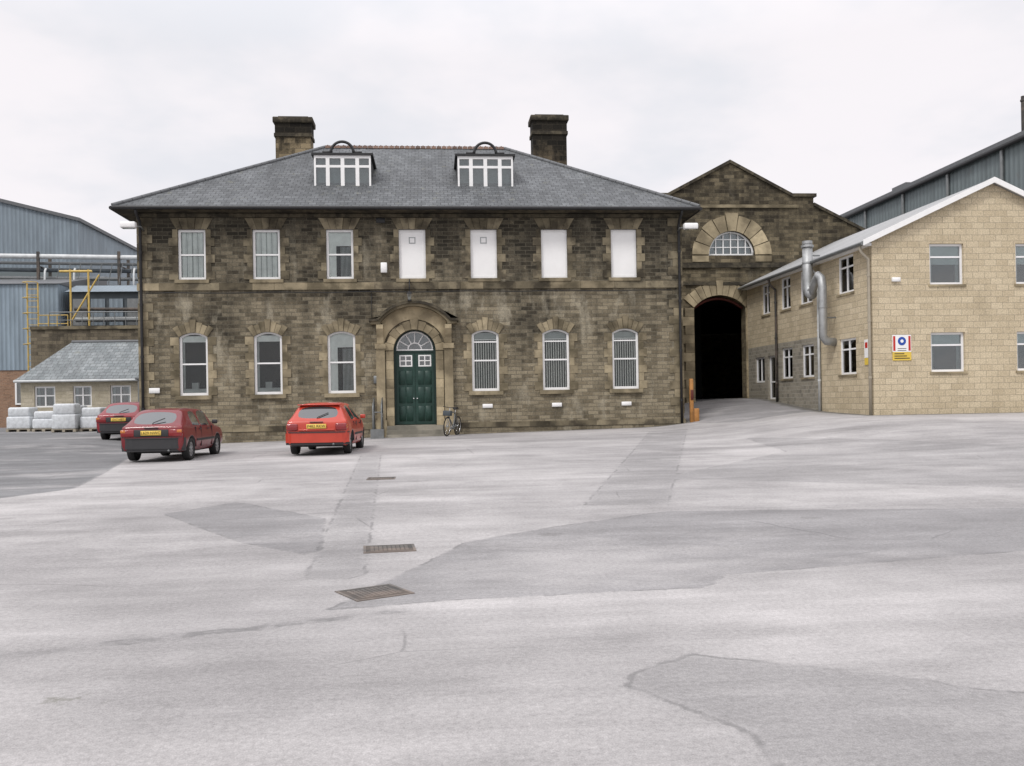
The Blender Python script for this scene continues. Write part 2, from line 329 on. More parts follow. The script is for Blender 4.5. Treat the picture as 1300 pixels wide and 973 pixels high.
# small oil spots
ov=N(nt,'ShaderNodeTexVoronoi',{'Vector':o,'Scale':.55}).outputs[0]; col=MX(nt,MR(nt,MA(nt,'ADD',ov,MA(nt,'MULTIPLY',MA(nt,'SUBTRACT',g1,.5),.12)),.04,.10,.3,0,True),col,(.11,.105,.10,1))
mo=MR(nt,MA(nt,'ADD',att('sd_moss'),MA(nt,'MULTIPLY',MA(nt,'SUBTRACT',NO(nt,o,6,5,.7),.5),.5)),-.02,.06,0,.5,True); col=MX(nt,mo,col,(.12,.12,.09,1))
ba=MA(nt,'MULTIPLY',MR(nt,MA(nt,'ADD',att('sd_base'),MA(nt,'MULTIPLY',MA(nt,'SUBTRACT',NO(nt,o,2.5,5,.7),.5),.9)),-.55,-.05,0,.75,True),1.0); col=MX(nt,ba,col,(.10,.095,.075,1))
v=N(nt,'ShaderNodeTexVoronoi',{'Vector':MX(nt,.12,o,N(nt,'ShaderNodeTexNoise',{'Vector':o,'Scale':1.4,'Detail':4}).outputs[1]),'Scale':.33},feature='DISTANCE_TO_EDGE').outputs[0]
cr=MA(nt,'MULTIPLY',MR(nt,v,0.001,.004,1,0),MR(nt,NO(nt,o,.3,2),.52,.60,0,.4))
for k in ('sd_mid','sd_soft','sd_dark'):
    e=MA(nt,'ABSOLUTE',MA(nt,'ADD',att(k),wob)); e=MA(nt,'MULTIPLY',MR(nt,e,.008,.03,.45,0),MR(nt,NO(nt,o,1.7,3,.7),.44,.58,0,1))
    cr=MA(nt,'MAXIMUM',cr,e)
col=MX(nt,cr,col,(.10,.10,.10,1))
nt.links.new(col,p.inputs['Base Color']); p.inputs['Roughness'].default_value=.92; p.inputs['Specular IOR Level'].default_value=.2
bm_=N(nt,'ShaderNodeBump',{'Height':MA(nt,'ADD',g1,MA(nt,'MULTIPLY',cr,-1.5)),'Strength':.4,'Distance':.01}); nt.links.new(bm_.outputs[0],p.inputs['Normal'])
me.materials.append(gm)
for q in me.polygons: q.use_smooth=True
gr=D.objects.new('ground',me); COL.objects.link(gr)
# manhole covers
def manhole(x,y,w,d,rz):
    z=G(x,y); e=top('manhole_cover',(x,y,z+.004),(0,0,rz)); B=MB()
    B.box(-w/2,w/2,-d/2,d/2,-.05,.002,'iron')
    for i in range(9):
        for j in range(7):
            a=-w/2+.04+(w-.08)*(i+.5)/9; b=-d/2+.04+(d-.08)*(j+.5)/7
            B.box(a-w*.036,a+w*.036,b-d*.048,b+d*.048,.002,.004,'iron2')
    for s in (-1,1):
        B.box(s*(w/2+.016)-.014,s*(w/2+.016)+.014,-d/2-.03,d/2+.03,-.05,.003,'iron2')
        B.box(-w/2-.001,w/2+.001,s*(d/2+.016)-.014,s*(d/2+.016)+.014,-.05,.0025,'iron2')
    B.finish('cover_plate',e)
manhole(-.52,7.75,.46,.42,math.radians(28)); manhole(-.5,10.0,.5,.42,.08); manhole(-1.05,18.3,.5,.5,0)
# ------------------------------------------------------------ windows
def sash(F,GL,CU,cx,z0,z1,w,yf,rise=0,style='blind'):
    fw=.09
    if rise:
        zs=z1-rise
        F.plate(archp(cx,z0,zs,w-.004,rise),[archp(cx,z0+.1,zs-.03,w-2*fw,rise*.8)],yf,yf+.1,'white')
    else:
        F.plate(rect(cx-w/2+.002,cx+w/2-.002,z0,z1-.002),[rect(cx-w/2+fw,cx+w/2-fw,z0+.1,z1-fw)],yf,yf+.1,'white')
    zm=z0+(z1-z0)*.5
    a,b=cx-w/2+.07,cx+w/2-.07; yb=yf+.10
    if style in('blind','blindsq'):
        CU.box(cx-w/2+fw+.001,cx+w/2-fw-.001,yf+.022,yf+.04,z0+.101,z1-fw-.003,'blind')
        if style=='blindsq':
            F.box(cx-.13,cx+.13,yf+.012,yf+.021,z1-.55,z1-.29,'net2'); F.box(cx-.09,cx+.09,yf+.006,yf+.011,z1-.51,z1-.33,'blind')
        return
    F.box(cx-w/2+fw,cx+w/2-fw,yf+.02,yf+.085,zm-.03,zm+.03,'white')
    GL.box(cx-w/2+.04,cx+w/2-.04,yf+.05,yf+.056,z0+.05,z1-(.04 if not rise else .06),'glass')
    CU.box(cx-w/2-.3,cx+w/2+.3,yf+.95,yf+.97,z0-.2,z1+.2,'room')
    if style=='net':
        n=22
        for i in range(n):
            u=a+(b-a)*i/n; dy=.012*math.sin(i*1.9); CU.box(u,u+(b-a)/n*.98,yb+.02+dy,yb+.03+dy,z0+.07,z1-.05,'net' if (i*7)%5 else 'net2')
    elif style=='nethalf':
        CU.box(a,b,yb+.03,yb+.04,z1-.62,z1-.05,'net'); CU.box(a,a+.3,yb+.01,yb+.02,z0+.07,z1-.05,'net')
        for i in range(9): CU.box(b-.04-.05*i,b-.015-.05*i,yb+.02,yb+.028,z0+.07,z1-.66,'net2')
    elif style=='dark':
        CU.box(a,b,yb+.02,yb+.03,z0+.07,z0+.26,'net2'); CU.box(a,a+.1,yb+.02,yb+.04,z0+.27,z1-.37,'net2'); CU.box(cx-.2,cx+.05,yb+.3,yb+.45,z0+.1,z0+.5,'net2')
        CU.box(a,b,yb+.01,yb+.02,z1-.36,z1-.12,'net')
    elif style=='vert':
        n=10
        for i in range(n):
            u=a+(b-a)*(i+.1)/n; CU.box(u,u+(b-a)/n*.46,yb+.03,yb+.04,z0+.07,z1-.42,'slat')
        CU.box(a,b,yb+.0,yb+.02,z1-.40,z1-.36,'white')
        F.box(a,b,yf+.02,yf+.085,z1-.50,z1-.45,'white'); CU.box(a,b,yb+.03,yb+.04,z1-.35,z1-.1,'net2')
def casement(F,GL,CU,u0,u1,z0,z1,f,mode,cols=2,transom=.7,mull=None,back='net',mat='upvc',blind=.0):
    fw=.08
    F.plate(rect(u0+.002,u1-.002,z0,z1-.002),[rect(u0+fw,u1-fw,z0+fw,z1-fw)],f,f+.08,mat,mode)
    def bx(B,a,b,c,d,y0,y1,m):
        if mode=='front': B.box(a,b,y0,y1,c,d,m)
        else: B.box(y0,y1,a,b,c,d,m)
    for i in range(1,cols):
        m=u0+(u1-u0)*i/cols; bx(F,m-.035,m+.035,z0+fw,z1-fw,f+.01,f+.075,mat)
    if transom:
        zt=z0+(z1-z0)*transom
        for i in range(cols):
            a=u0+(u1-u0)*i/cols+(.03 if i else fw); b=u0+(u1-u0)*(i+1)/cols-(.03 if i<cols-1 else fw)
            bx(F,a,b,zt-.03,zt+.03,f+.012,f+.073,mat)
    bx(GL,u0+.04,u1-.04,z0+.04,z1-.04,f+.045,f+.05,'glass2')
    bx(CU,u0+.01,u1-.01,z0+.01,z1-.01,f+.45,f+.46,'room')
    if blind: bx(CU,u0+.08,u1-.08,z1-(z1-z0)*blind,z1-.05,f+.10,f+.11,back)
    bx(CU,u0+.06,u0+.2,z0+.05,z1-.06,f+.12,f+.14,'net2'); bx(CU,u1-.2,u1-.06,z0+.05,z1-.06,f+.12,f+.14,'net2')
# ------------------------------------------------------------ main office building
XL,XR,YF,YB=-11.22,10.14,36.0,49.0
ZT=9.08
WX=[-9.19+2.828*i for i in range(7)]
UZ0,UZ1,UW=6.52,8.47,1.05
LZ0,LZ1,LW,LR=2.04,4.47,1.08,.17
house=top('stone_office_building')
DX=-.68; DW=1.66; DZ0=.74; DZS=3.68
W=MB()
holes=[rect(x-UW/2,x+UW/2,UZ0,UZ1) for x in WX]
holes+=[archp(x,LZ0,LZ1-LR,LW,LR) for i,x in enumerate(WX) if i!=3]
holes+=[archp(DX,DZ0,DZS,DW,DW/2,20)]
W.plate(rect(XL,XR,-.5,ZT),holes,YF,YF+.45,'stone')
W.box(XL,XL+.45,YF+.451,YB,-.5,ZT,'stone'); W.box(XR-.45,XR,YF+.451,YB,-.5,ZT,'stone'); W.box(XL+.451,XR-.451,YB-.4,YB-.001,-.5,ZT,'stone')
W.finish('walls',house)
I=MB(); I.box(XL+.46,XR-.46,YF+.46,YB-.41,5.5,5.7,'room'); I.box(XL+.46,XR-.46,YF+.46,YB-.41,.4,.72,'room'); I.box(XL+.46,XR-.46,YF+3,YF+3.1,.73,5.49,'room'); I.box(XL+.46,XR-.46,YF+3,YF+3.1,5.71,9,'room'); I.finish('interior',house)
T=MB()
T.box(XL-.05,DX-1.62,YF-.06,YF-.001,-.5,.6,'stone'); T.box(DX+1.62,XR+.05,YF-.06,YF-.001,-.5,.6,'stone')
for xa,xb in ((XL-.05,DX-1.62),(DX+1.62,XR+.05)):
    x=xa
    while x<xb-.01:
        l=min(random.uniform(.7,1.3),xb-x); T.box(x+.004,x+l-.004,YF-.09,YF-.001,.602,.80,'dress_hi'); x+=l
x=XL-.04
while x<XR:
    l=min(random.uniform(.8,1.5),XR+.04-x); T.box(x+.004,x+l-.004,YF-.07,YF-.001,6.10+random.uniform(0,.004),6.38,'dress' if random.random()<.5 else 'dress_hi'); x+=l
x=XL-.02
while x<XR:
    l=min(random.uniform(.8,1.4),XR+.04-x); T.box(x+.004,x+l-.004,YF-.1,YF-.001,8.93,9.07,'dark_st'); x+=l
z=1.0;i=0
while z<8.85:
    h=.33; wq=.55 if i%2 else .36
    if not (5.9<z+h and z<6.4):
        m='dress' if z<5 else 'dress_hi'
        T.box(XL-.025,XL+wq,YF-.03,YF-.001,z+.006,z+h-.006,m); T.box(XR-wq,XR+.025,YF-.03,YF-.001,z+.006,z+h-.006,m)
    z+=h;i+=1
for k,x in enumerate(WX):
    T.box(x-UW/2-.12,x+UW/2+.12,YF-.1,YF+.1,UZ0-.135,UZ0-.002,'dress')
    z=UZ0;i=0
    while z<UZ1-.1:
        h=(UZ1-UZ0)/6; wq=.2 if i%2 else .34
        for s in (-1,1):
            a,b=sorted((x+s*(UW/2+.001),x+s*(UW/2+wq))); T.box(a,b,YF-.025,YF-.001,z+.005,z+h-.005,'dress_hi')
        z+=h;i+=1
    n=5
    for i in range(n):
        a0=-UW/2-.05+(UW+.1)*i/n; a1=-UW/2-.05+(UW+.1)*(i+1)/n; q=1.42; hk=.44
        T.prism([(x+a0+.006,UZ1),(x+a1-.006,UZ1),(x+a1*q-.006,UZ1+hk),(x+a0*q+.006,UZ1+hk)],YF-(.07 if i==2 else .03),YF-.001,'dress_hi')
    if k not in (3,) :
        T.box(x-LW/2-.14,x+LW/2+.14,YF-.11,YF+.1,LZ0-.16,LZ0-.002,'dress')
        z=LZ0;i=0
        while z<LZ1-LR-.1:
            h=(LZ1-LR-LZ0)/7; wq=.2 if i%2 else .33
            for s in (-1,1):
                a,b=sorted((x+s*(LW/2+.001),x+s*(LW/2+wq))); T.box(a,b,YF-.025,YF-.001,z+.005,z+h-.005,'dress')
            z+=h;i+=1
        voussoirs(T,x,LZ1-LR,LW,LR,.36,7,YF-.035,YF-.001,'dress',key=.14)
T.finish('stone_dressings',house)
F=MB();GL=MB();CU=MB()
ust=['net','net','nethalf','blindsq','blindsq','blind','blind']
lst=['dark','dark','nethalf',None,'vert','vert','vert']
for k,x in enumerate(WX):
    sash(F,GL,CU,x,UZ0,UZ1,UW,YF+.08,0,ust[k])
    if k!=3: sash(F,GL,CU,x,LZ0,LZ1,LW,YF+.08,LR,lst[k])
F.finish('window_frames',house);GL.finish('window_glass',house);CU.finish('blinds_and_curtains',house)
E=MB()
voussoirs(E,DX,DZS,DW,DW/2,.3,11,YF-.12,YF-.001,'dress_lt',key=.1)
for s in (-1,1):
    z=DZ0-.02;i=0
    while z<DZS-.05:
        h=(DZS-DZ0)/8; a,b=sorted((DX+s*(DW/2+.001),DX+s*(DW/2+.3))); E.box(a,b,YF-.12,YF-.001,z+.005,z+h-.005,'dress_lt'); z+=h
    a,b=sorted((DX+s*1.16,DX+s*1.5)); E.box(a,b,YF-.2,YF-.001,-.3,3.75,'dress_lt')
    a,b=sorted((DX+s*1.12,DX+s*1.54)); E.box(a,b,YF-.25,YF-.001,-.3,.95,'dress_lt'); E.box(a,b,YF-.26,YF-.001,3.75,3.95,'dress_lt')
    E.prism([(YF-.002,3.95),(YF-.2,3.96),(YF-.26,4.2),(YF-.5,4.52),(YF-.5,4.68),(YF-.002,4.68)],min(DX+s*1.2,DX+s*1.46),max(DX+s*1.2,DX+s*1.46),'dress_lt','side')
def hood(off,n=14):
    w=2.6; rise=.62; R=(w*w/4+rise*rise)/(2*rise); zc=4.78+rise-R; a=math.asin(w/2/R); R+=off
    return [(DX+R*math.sin(-a+2*a*i/n),zc+R*math.cos(-a+2*a*i/n)) for i in range(n+1)]
hi=hood(0); arcin=[(DX+1.23*math.sin(t),DZS+1.23*math.cos(t)) for t in [math.radians(78-156*i/16) for i in range(17)]]
E.prism([(DX-1.25,3.96)]+[(DX-1.25,4.76)]+hi+[(DX+1.25,4.76),(DX+1.25,3.96)]+arcin,YF-.08,YF-.001,'dress_lt')
ho=hood(.1); h2=hood(.2)
E.prism([(DX-1.68,4.70),(DX-1.68,4.8),(DX-1.42,4.82)]+ho+[(DX+1.42,4.82),(DX+1.68,4.8),(DX+1.68,4.70),(DX+1.3,4.70)]+hi[::-1]+[(DX-1.3,4.70)],YF-.5,YF-.001,'dress')
E.prism([(DX-1.74,4.80),(DX-1.74,4.9),(DX-1.40,4.94)]+h2+[(DX+1.40,4.94),(DX+1.74,4.9),(DX+1.74,4.80),(DX+1.42,4.823)]+ho[::-1]+[(DX-1.42,4.823)],YF-.58,YF-.002,'dark_st')
E.finish('entrance_surround',house)
Dd=MB(); yd=YF+.28
Dd.plate(archp(DX,DZ0,DZS,DW-.004,DW/2-.002,20),[archp(DX,DZS+.04,DZS+.05,DW-.2,DW/2-.1,20),rect(DX-DW/2+.08,DX+DW/2-.08,DZ0+.01,DZS-.06)],yd,yd+.1,'greenfr')
for s in (-1,1):
    a,b=sorted((DX+s*.006,DX+s*(DW/2-.085)))
    wz0,wz1=DZS-.62,DZS-.16
    Dd.plate(rect(a,b,DZ0+.02,DZS-.065),[rect(a+.13,b-.1,wz0,wz1)],yd+.03,yd+.08,'green')
    for (p0,p1) in ((DZ0+.15,DZ0+.75),(DZ0+.87,DZ0+1.5),(DZ0+1.6,DZ0+2.15)):
        Dd.rbox(a+.1,(a+b)/2-.02,yd+.012,yd+.035,p0,p1,'green',.008,1); Dd.rbox((a+b)/2+.02,b-.1,yd+.012,yd+.035,p0,p1,'green',.008,1)
    Dd.plate(rect(a+.13,b-.1,wz0,wz1),[rect(a+.13+.05+i*(b-a-.29)/2,a+.13+.05+i*(b-a-.29)/2+(b-a-.29)/2-.04,wz0+.05+j*.2,wz0+.05+j*.2+.16) for i in (0,1) for j in (0,1)],yd+.02,yd+.06,'white')
    Dd.box(a+.14,b-.11,yd+.062,yd+.066,wz0,wz1,'glass2')
    Dd.cyl((DX+s*.07,yd-.04,DZ0+1.05),(DX+s*.07,yd+.03,DZ0+1.05),.025,'chrome')
Dd.box(DX-DW/2+.09,DX+DW/2-.09,yd+.3,yd+.31,DZ0,DZS+.7,'room')
cz=DZS+.05; R=DW/2-.1
Dd.tube([(DX+(R-.02)*math.cos(t),yd+.04,cz+(R-.02)*math.sin(t)) for t in [math.pi*i/20 for i in range(21)]],.035,'white')
Dd.tube([(DX+.27*math.cos(t),yd+.04,cz+.27*math.sin(t)) for t in [math.pi*i/12 for i in range(13)]],.026,'white')
Dd.box(DX-R,DX+R,yd-.005,yd+.05,cz-.03,cz+.012,'white')
for i in range(1,6):
    t=math.pi*i/6; Dd.cyl((DX+.27*math.cos(t),yd+.04,cz+.27*math.sin(t)),(DX+(R-.02)*math.cos(t),yd+.04,cz+(R-.02)*math.sin(t)),.025,'white',6)
Dd.prism([(DX+R*math.cos(t),cz+R*math.sin(t)) for t in [math.pi*i/20 for i in range(21)]],yd+.05,yd+.055,'glass2')
Dd.finish('double_door',house)
ST=MB()
for i in range(4):
    ST.box(DX-1.12,DX+1.12,YF-.25-.32*(3-i)-.1,YF-.002 if i==3 else YF-.25-.32*(2-i)-.101,-.3,DZ0-.02-.165*(3-i),'step')
ST.box(DX-DW/2+.002,DX+DW/2-.002,YF-.001,YF+.45,DZ0-.2,DZ0-.002,'step')
ST.finish('entrance_steps',house)
# roof
R_=MB(); ex0,ex1,ey0,ey1,ez=-11.92,10.72,35.35,49.65,9.24; ry=42.5;rz=13.5;rx0,rx1=-4.75,3.55
A=(ex0,ey0,ez);Bq=(ex1,ey0,ez);C=(ex1,ey1,ez);Dq=(ex0,ey1,ez);P=(rx0,ry,rz);Q=(rx1,ry,rz)
R_.add([A,Bq,Q,P],[(0,1,2,3)],'slateX'); R_.add([C,Dq,P,Q],[(0,1,2,3)],'slateX'); R_.add([Bq,C,Q],[(0,1,2)],'slateY'); R_.add([Dq,A,P],[(0,1,2)],'slateY')
R_.finish('slate_roof',house,False)
R2=MB()
R2.box(ex0+.02,ex1-.02,ey0+.02,ey1-.02,9.10,9.22,'dark_st')
n=34
for i in range(n):
    a=rx0+(rx1-rx0)*i/n; b=rx0+(rx1-rx0)*(i+1)/n-.02; R2.prism([(ry-.16,rz-.06),(ry-.05,rz+.09),(ry+.05,rz+.09),(ry+.16,rz-.06)],a,b,'tile','side')
    R2.box(a+.08,a+.13,ry-.03,ry+.03,rz+.08,rz+.12,'tile')
for (a,b) in ((A,P),(Bq,Q),(C,Q),(Dq,P)):
    a=Vector(a);b=Vector(b);n=26
    for i in range(n): R2.cyl(a.lerp(b,i/n)+Vector((0,0,.02)),a.lerp(b,(i+.95)/n)+Vector((0,0,.02)),.085,'lead',8)
R2.cyl((ex0,ey0-.06,9.17),(ex1,ey0-.06,9.17),.075,'black',10); R2.cyl((ex0-.06,ey0,9.17),(ex0-.06,ey1,9.17),.075,'black',10); R2.cyl((ex1+.06,ey0,9.17),(ex1+.06,ey1,9.17),.075,'black',10)
R2.finish('ridge_and_gutters',house)
DP=MB()
for xx in (XR-.12,XL+.14):
    DP.tube([(xx,ey0-.02,9.1),(xx,ey0+.1,8.98),(xx,YF-.2,8.75),(xx,YF-.12,8.6),(xx,YF-.12,4),(xx,YF-.12,.6)],.055,'black')
    for z in (1.5,3.5,5.5,7.5): DP.cyl((xx,YF-.12,z),(xx,YF-.12,z+.1),.07,'black')
DP.tube([(XL+.3+i*1.03,YF-.085,6.0+.02*math.sin(i*1.7)) for i in range(0,21)],.016,'black',6)
DP.tube([(WX[2]+1.2,YF-.04,6.0),(WX[2]+1.2,YF-.04,4.9)],.012,'black',6)
DP.finish('downpipes_and_cables',house)
for cx in (-3.52,2.34):
    d=MB(); y0=37.6; w=2.3; z0=10.42; z1=11.8
    d.prism([(y0+.02,z0-.1),(y0+.02,z1),(y0+2.55,z1)],cx-w/2,cx-w/2+.08,'black','side'); d.prism([(y0+.02,z0-.1),(y0+.02,z1),(y0+2.55,z1)],cx+w/2-.08,cx+w/2,'black','side')
    d.box(cx-w/2-.1,cx+w/2+.1,y0-.12,y0+2.7,z1,z1+.09,'black')
    d.box(cx-w/2-.03,cx+w/2+.03,y0-.09,y0+.05,z0-.12,z0-.002,'lead')
    cols=[(-1.15,-.6),(-.6,0),(0,.6),(.6,1.15)]
    hs=[]
    for a,b in cols: hs+= [rect(cx+a+.075,cx+b-.075,z0+.12,z0+.88),rect(cx+a+.075,cx+b-.075,z0+.98,z1-.12)]
    d.plate(rect(cx-w/2,cx+w/2,z0,z1-.001),hs,y0-.05,y0+.018,'white')
    d.box(cx-w/2+.08,cx+w/2-.08,y0+.0,y0+.006,z0+.05,z1-.05,'glass2'); d.box(cx-w/2+.09,cx+w/2-.09,y0+.3,y0+.31,z0,z1-.01,'net2')
    d.tube([(cx+.46*math.cos(t),y0-.05,z1+.10+.46*math.sin(t)) for t in [math.pi*i/16 for i in range(17)]],.06,'black')
    d.tube([(cx-.46,y0-.05,z1+.12),(cx-.8,y0-.05,z1+.12)],.05,'black'); d.tube([(cx+.46,y0-.05,z1+.12),(cx+.8,y0-.05,z1+.12)],.05,'black')
    d.finish('dormer_window',house)
for cx,m,dz in ((-6.36,'stone_ch',-.22),(5.86,'stone_ch2',0)):
    c=MB(); y=44; c.box(cx-.82,cx+.82,y-.5,y+.5,9.3,14.5+dz,m); c.box(cx-.88,cx+.88,y-.56,y+.56,14.5+dz,14.66+dz,'dark_st'); c.box(cx-.84,cx+.84,y-.52,y+.52,14.66+dz,15.15+dz,'stone_ch2'); c.rbox(cx-.93,cx+.93,y-.61,y+.61,15.15+dz,15.42+dz,'dark_st',.03,1)
    c.box(cx-.7,cx+.7,y-.4,y+.4,15.42+dz,15.5+dz,'dark_st'); c.finish('chimney',house)
f=MB()
for x in (WX[4]+.05,WX[5],WX[6]): f.rbox(x-.2,x+.2,YF-.06,YF-.002,1.36,1.52,'white',.01,1)
f.rbox(-1.95,-1.7,YF-.13,YF-.001,6.75,7.15,'white',.02,1)
f.rbox(XL+.35,XL+.75,YF-.06,YF-.032,2.15,2.35,'white',.005,1); f.rbox(-2.3,-1.75,YF-.06,YF-.032,2.4,2.7,'steel',.005,1)
f.rbox(-2.1,-1.75,YF-.14,YF-.101,8.7,8.9,'black',.01,1)
f.finish('wall_boxes',house)
def floodlight(x,y,z,s):
    e=top('floodlight',(x,y,z)); b=MB()
    b.tube([(0,.35,-.1),(0,.0,0),(s*.35,-.25,.02)],.03,'steel'); b.rbox(s*.35-.28,s*.35+.28,-.5,-.2,-.12,.12,'white',.05); b.box(s*.35-.22,s*.35+.22,-.46,-.24,-.135,-.121,'glass2'); b.finish('lamp_head',e)
floodlight(XR-.15,YF-.36,8.45,1); floodlight(XL+.25,YF-.36,8.5,-1)
e=top('entrance_lamp',(DX-.15,YF,0)); b=MB()
b.tube([(0,-.005,6.3),(0,-.2,6.45),(0,-.45,6.42),(0,-.6,6.2),(0,-.62,5.95)],.022,'black'); b.cyl((0,-.62,5.95),(0,-.62,5.85),.04,'black',10,.14); b.cyl((0,-.62,5.85),(0,-.62,5.62),.11,'glass2',10,.07); b.cyl((0,-.62,5.62),(0,-.62,5.57),.08,'black',10); b.finish('lantern',e)
e=top('handrail',(DX-1.28,YF-1.1,G(-2,34.9))); b=MB()
for x in (0,-.32):
    b.tube([(x,0,-.1),(x,0,1.15),(x,.1,1.3),(x,.8,1.55),(x,.8,.0)],.03,'steel'); b.tube([(x,0,.6),(x,.8,.95)],.02,'steel')
b.tube([(0,0,1.0),(-.32,0,1.0)],.02,'steel'); b.box(-.42,.08,-.1,.3,-.05,.35,'steel'); b.finish('rails',e)
def bicycle(x,y,rz,tilt):
    e=top('bicycle',(x,y,G(x,y)),(tilt,0,rz),1.08); b=MB(); r=.33
    for cx in (-.52,.52):
        b.tube([(cx+r*math.cos(t),0,r+.01+r*math.sin(t)) for t in [2*math.pi*i/28 for i in range(28)]],.02,'tyre',6,True)
        b.tube([(cx+(r-.03)*math.cos(t),0,r+.01+(r-.03)*math.sin(t)) for t in [2*math.pi*i/28 for i in range(28)]],.01,'chrome',6,True)
        for k in range(12):
            t=2*math.pi*k/12; b.cyl((cx,0,r+.01),(cx+(r-.03)*math.cos(t),0,r+.01+(r-.03)*math.sin(t)),.003,'chrome',4)
        b.cyl((cx,-.05,r+.01),(cx,.05,r+.01),.025,'steel')
    bb=(-.08,0,.3);st=(-.2,0,.82);hd=(.36,0,.85);hb=(.4,0,.68);ra=(-.52,0,.34);fa=(.52,0,.34)
    for p,q in ((bb,st),(st,hd),(bb,hb),(hd,hb)): b.cyl(p,q,.02,'steel',8)
    for s in (-.03,.03):
        b.cyl((bb[0],s,bb[2]),(ra[0],s,ra[2]),.01,'steel',6); b.cyl((-.19,s*.5,.78),(ra[0],s,ra[2]),.01,'steel',6); b.cyl((.4,s,.68),(fa[0],s,fa[2]),.012,'steel',6)
    b.cyl(st,(-.23,0,.95),.014,'chrome',8); b.rbox(-.36,-.1,-.07,.07,.94,.99,'black',.02); b.cyl(hd,(.34,0,1.0),.014,'chrome',8)
    b.tube([(.28,-.28,1.02),(.38,-.22,1.03),(.36,0,1.0),(.38,.22,1.03),(.28,.28,1.02)],.013,'black',6)
    b.cyl((-.08,-.04,.3),(-.08,.04,.3),.08,'steel',14); b.cyl((-.08,-.06,.3),(.0,-.06,.16),.01,'steel',6); b.cyl((-.08,.06,.3),(-.16,.06,.44),.01,'steel',6)
    b.rbox(-.04,.04,-.14,-.05,.14,.17,'black',.008,1); b.rbox(-.2,-.12,.05,.14,.43,.46,'black',.008,1)
    b.rbox(.44,.66,-.14,.14,.72,.9,'tank',.02)
    b.finish('bicycle_frame_and_wheels',e)
bicycle(.72,35.05,math.radians(-112),math.radians(-4)); 
# ------------------------------------------------------------ warehouse
wh=top('stone_warehouse'); WY=43.5; CX=14.75; w=MB()
outer=[(10.2,-.2),(26.9,-.2),(26.9,7.1),(19.0,11.05),(19.0,11.5),(17.9,11.5),(CX,13.15),(11.6,11.5),(10.5,11.5),(10.5,11.05),(10.2,10.9)]
dcx,dw=14.13,2.6
w.plate(outer,[archp(dcx,1.2,6.05,dw,.6,16),archp(CX+.05,8.62,8.64,2.34,1.17,18)],WY,WY+.6,'stone_wh')
w.box(10.2,10.7,WY+.601,75,-.2,9,'stone_wh'); w.box(26.4,26.9,WY+.601,75,-.2,7,'stone_wh'); w.box(10.2,26.9,75,75.5,-.2,11,'stone_wh')
w.add([(10.2,WY+.5,10.6),(CX,WY+.5,12.9),(CX,75,12.9),(10.2,75,10.6)],[(0,1,2,3)],'lead'); w.add([(26.9,WY+.5,6.9),(CX,WY+.5,12.9),(CX,75,12.9),(26.9,75,6.9)],[(0,1,2,3)],'lead')
w.finish('walls_and_roof',wh)
t=MB()
def coping(pts,th=.16):
    for (x0,z0),(x1,z1) in zip(pts[:-1],pts[1:]):
        t.prism([(x0,z0+.002),(x1,z1+.002),(x1,z1+th),(x0,z0+th)],WY-.12,WY+.62,'dark_st')
coping([(11.6,11.5),(CX,13.15)]);coping([(CX,13.15),(17.9,11.5)]);coping([(17.9,11.5),(19.12,11.5)]);coping([(19.0,11.05),(26.9,7.1)])
t.box(10.4,11.6,WY-.12,WY+.62,11.502,11.66,'dark_st')
voussoirs(t,CX+.05,8.64,2.34,1.17,.78,9,WY-.06,WY-.001,'dress_lt',key=.1,gap=.03)
for s in (-1,1):
    a,b=sorted((CX+.05+s*1.18,CX+.05+s*2.0)); t.box(a,b,WY-.05,WY-.001,8.3,8.6,'dress_lt')
t.box(10.2,26.8,WY-.12,WY-.002,8.0,8.24,'dark_st')
t.box(10.2,26.8,WY-.1,WY-.001,7.15,7.3,'dark_st'); t.box(11.4,18.2,WY-.09,WY-.001,10.95,11.1,'dress')
voussoirs(t,dcx,6.05,dw,.6,.62,11,WY-.07,WY-.001,'dress_lt',key=.1,gap=.02)
z=1.2;i=0
while z<6.0:
    for s in (-1,1):
        wq=.62 if i%2 else .45; a,b=sorted((dcx+s*(dw/2+.001),dcx+s*(dw/2+wq))); t.box(a,b,WY-.07,WY-.001,z+.008,z+.435,'dress_lt')
    z+=.44;i+=1
t.finish('stone_dressings',wh)
q=MB(); c0=CX+.05
q.tube([(c0+1.13*math.cos(a),WY+.2,8.66+1.13*math.sin(a)) for a in [math.pi*i/20 for i in range(21)]],.06,'white')
q.box(c0-1.15,c0+1.15,WY+.15,WY+.25,8.621,8.71,'white')
for i in range(1,6):
    x=c0-1.13+2.26*i/6; hh=math.sqrt(max(0,1.13**2-(x-c0)**2)); q.box(x-.025,x+.025,WY+.17,WY+.23,8.69,8.66+hh,'white')
for hz in (.38,.76):
    hw=math.sqrt(1.13**2-hz**2); q.box(c0-hw,c0+hw,WY+.18,WY+.22,8.66+hz-.02,8.66+hz+.02,'white')
q.prism([(c0+1.14*math.cos(a),8.63+1.14*math.sin(a)) for a in [math.pi*i/20 for i in range(21)]],WY+.24,WY+.25,'glass2')
q.prism([(c0+1.14*math.cos(a),8.63+1.14*math.sin(a)) for a in [math.pi*i/20 for i in range(21)]],WY+.5,WY+.51,'net2')
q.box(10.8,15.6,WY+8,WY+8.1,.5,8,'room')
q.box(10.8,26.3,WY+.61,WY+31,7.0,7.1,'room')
q.tube([(dcx+x_,WY+.3,6.0+.52*(1-(x_/1.3)**2)) for x_ in [-1.25+2.5*i/12 for i in range(13)]],.07,'dred')
q.finish('lunette_window',wh)
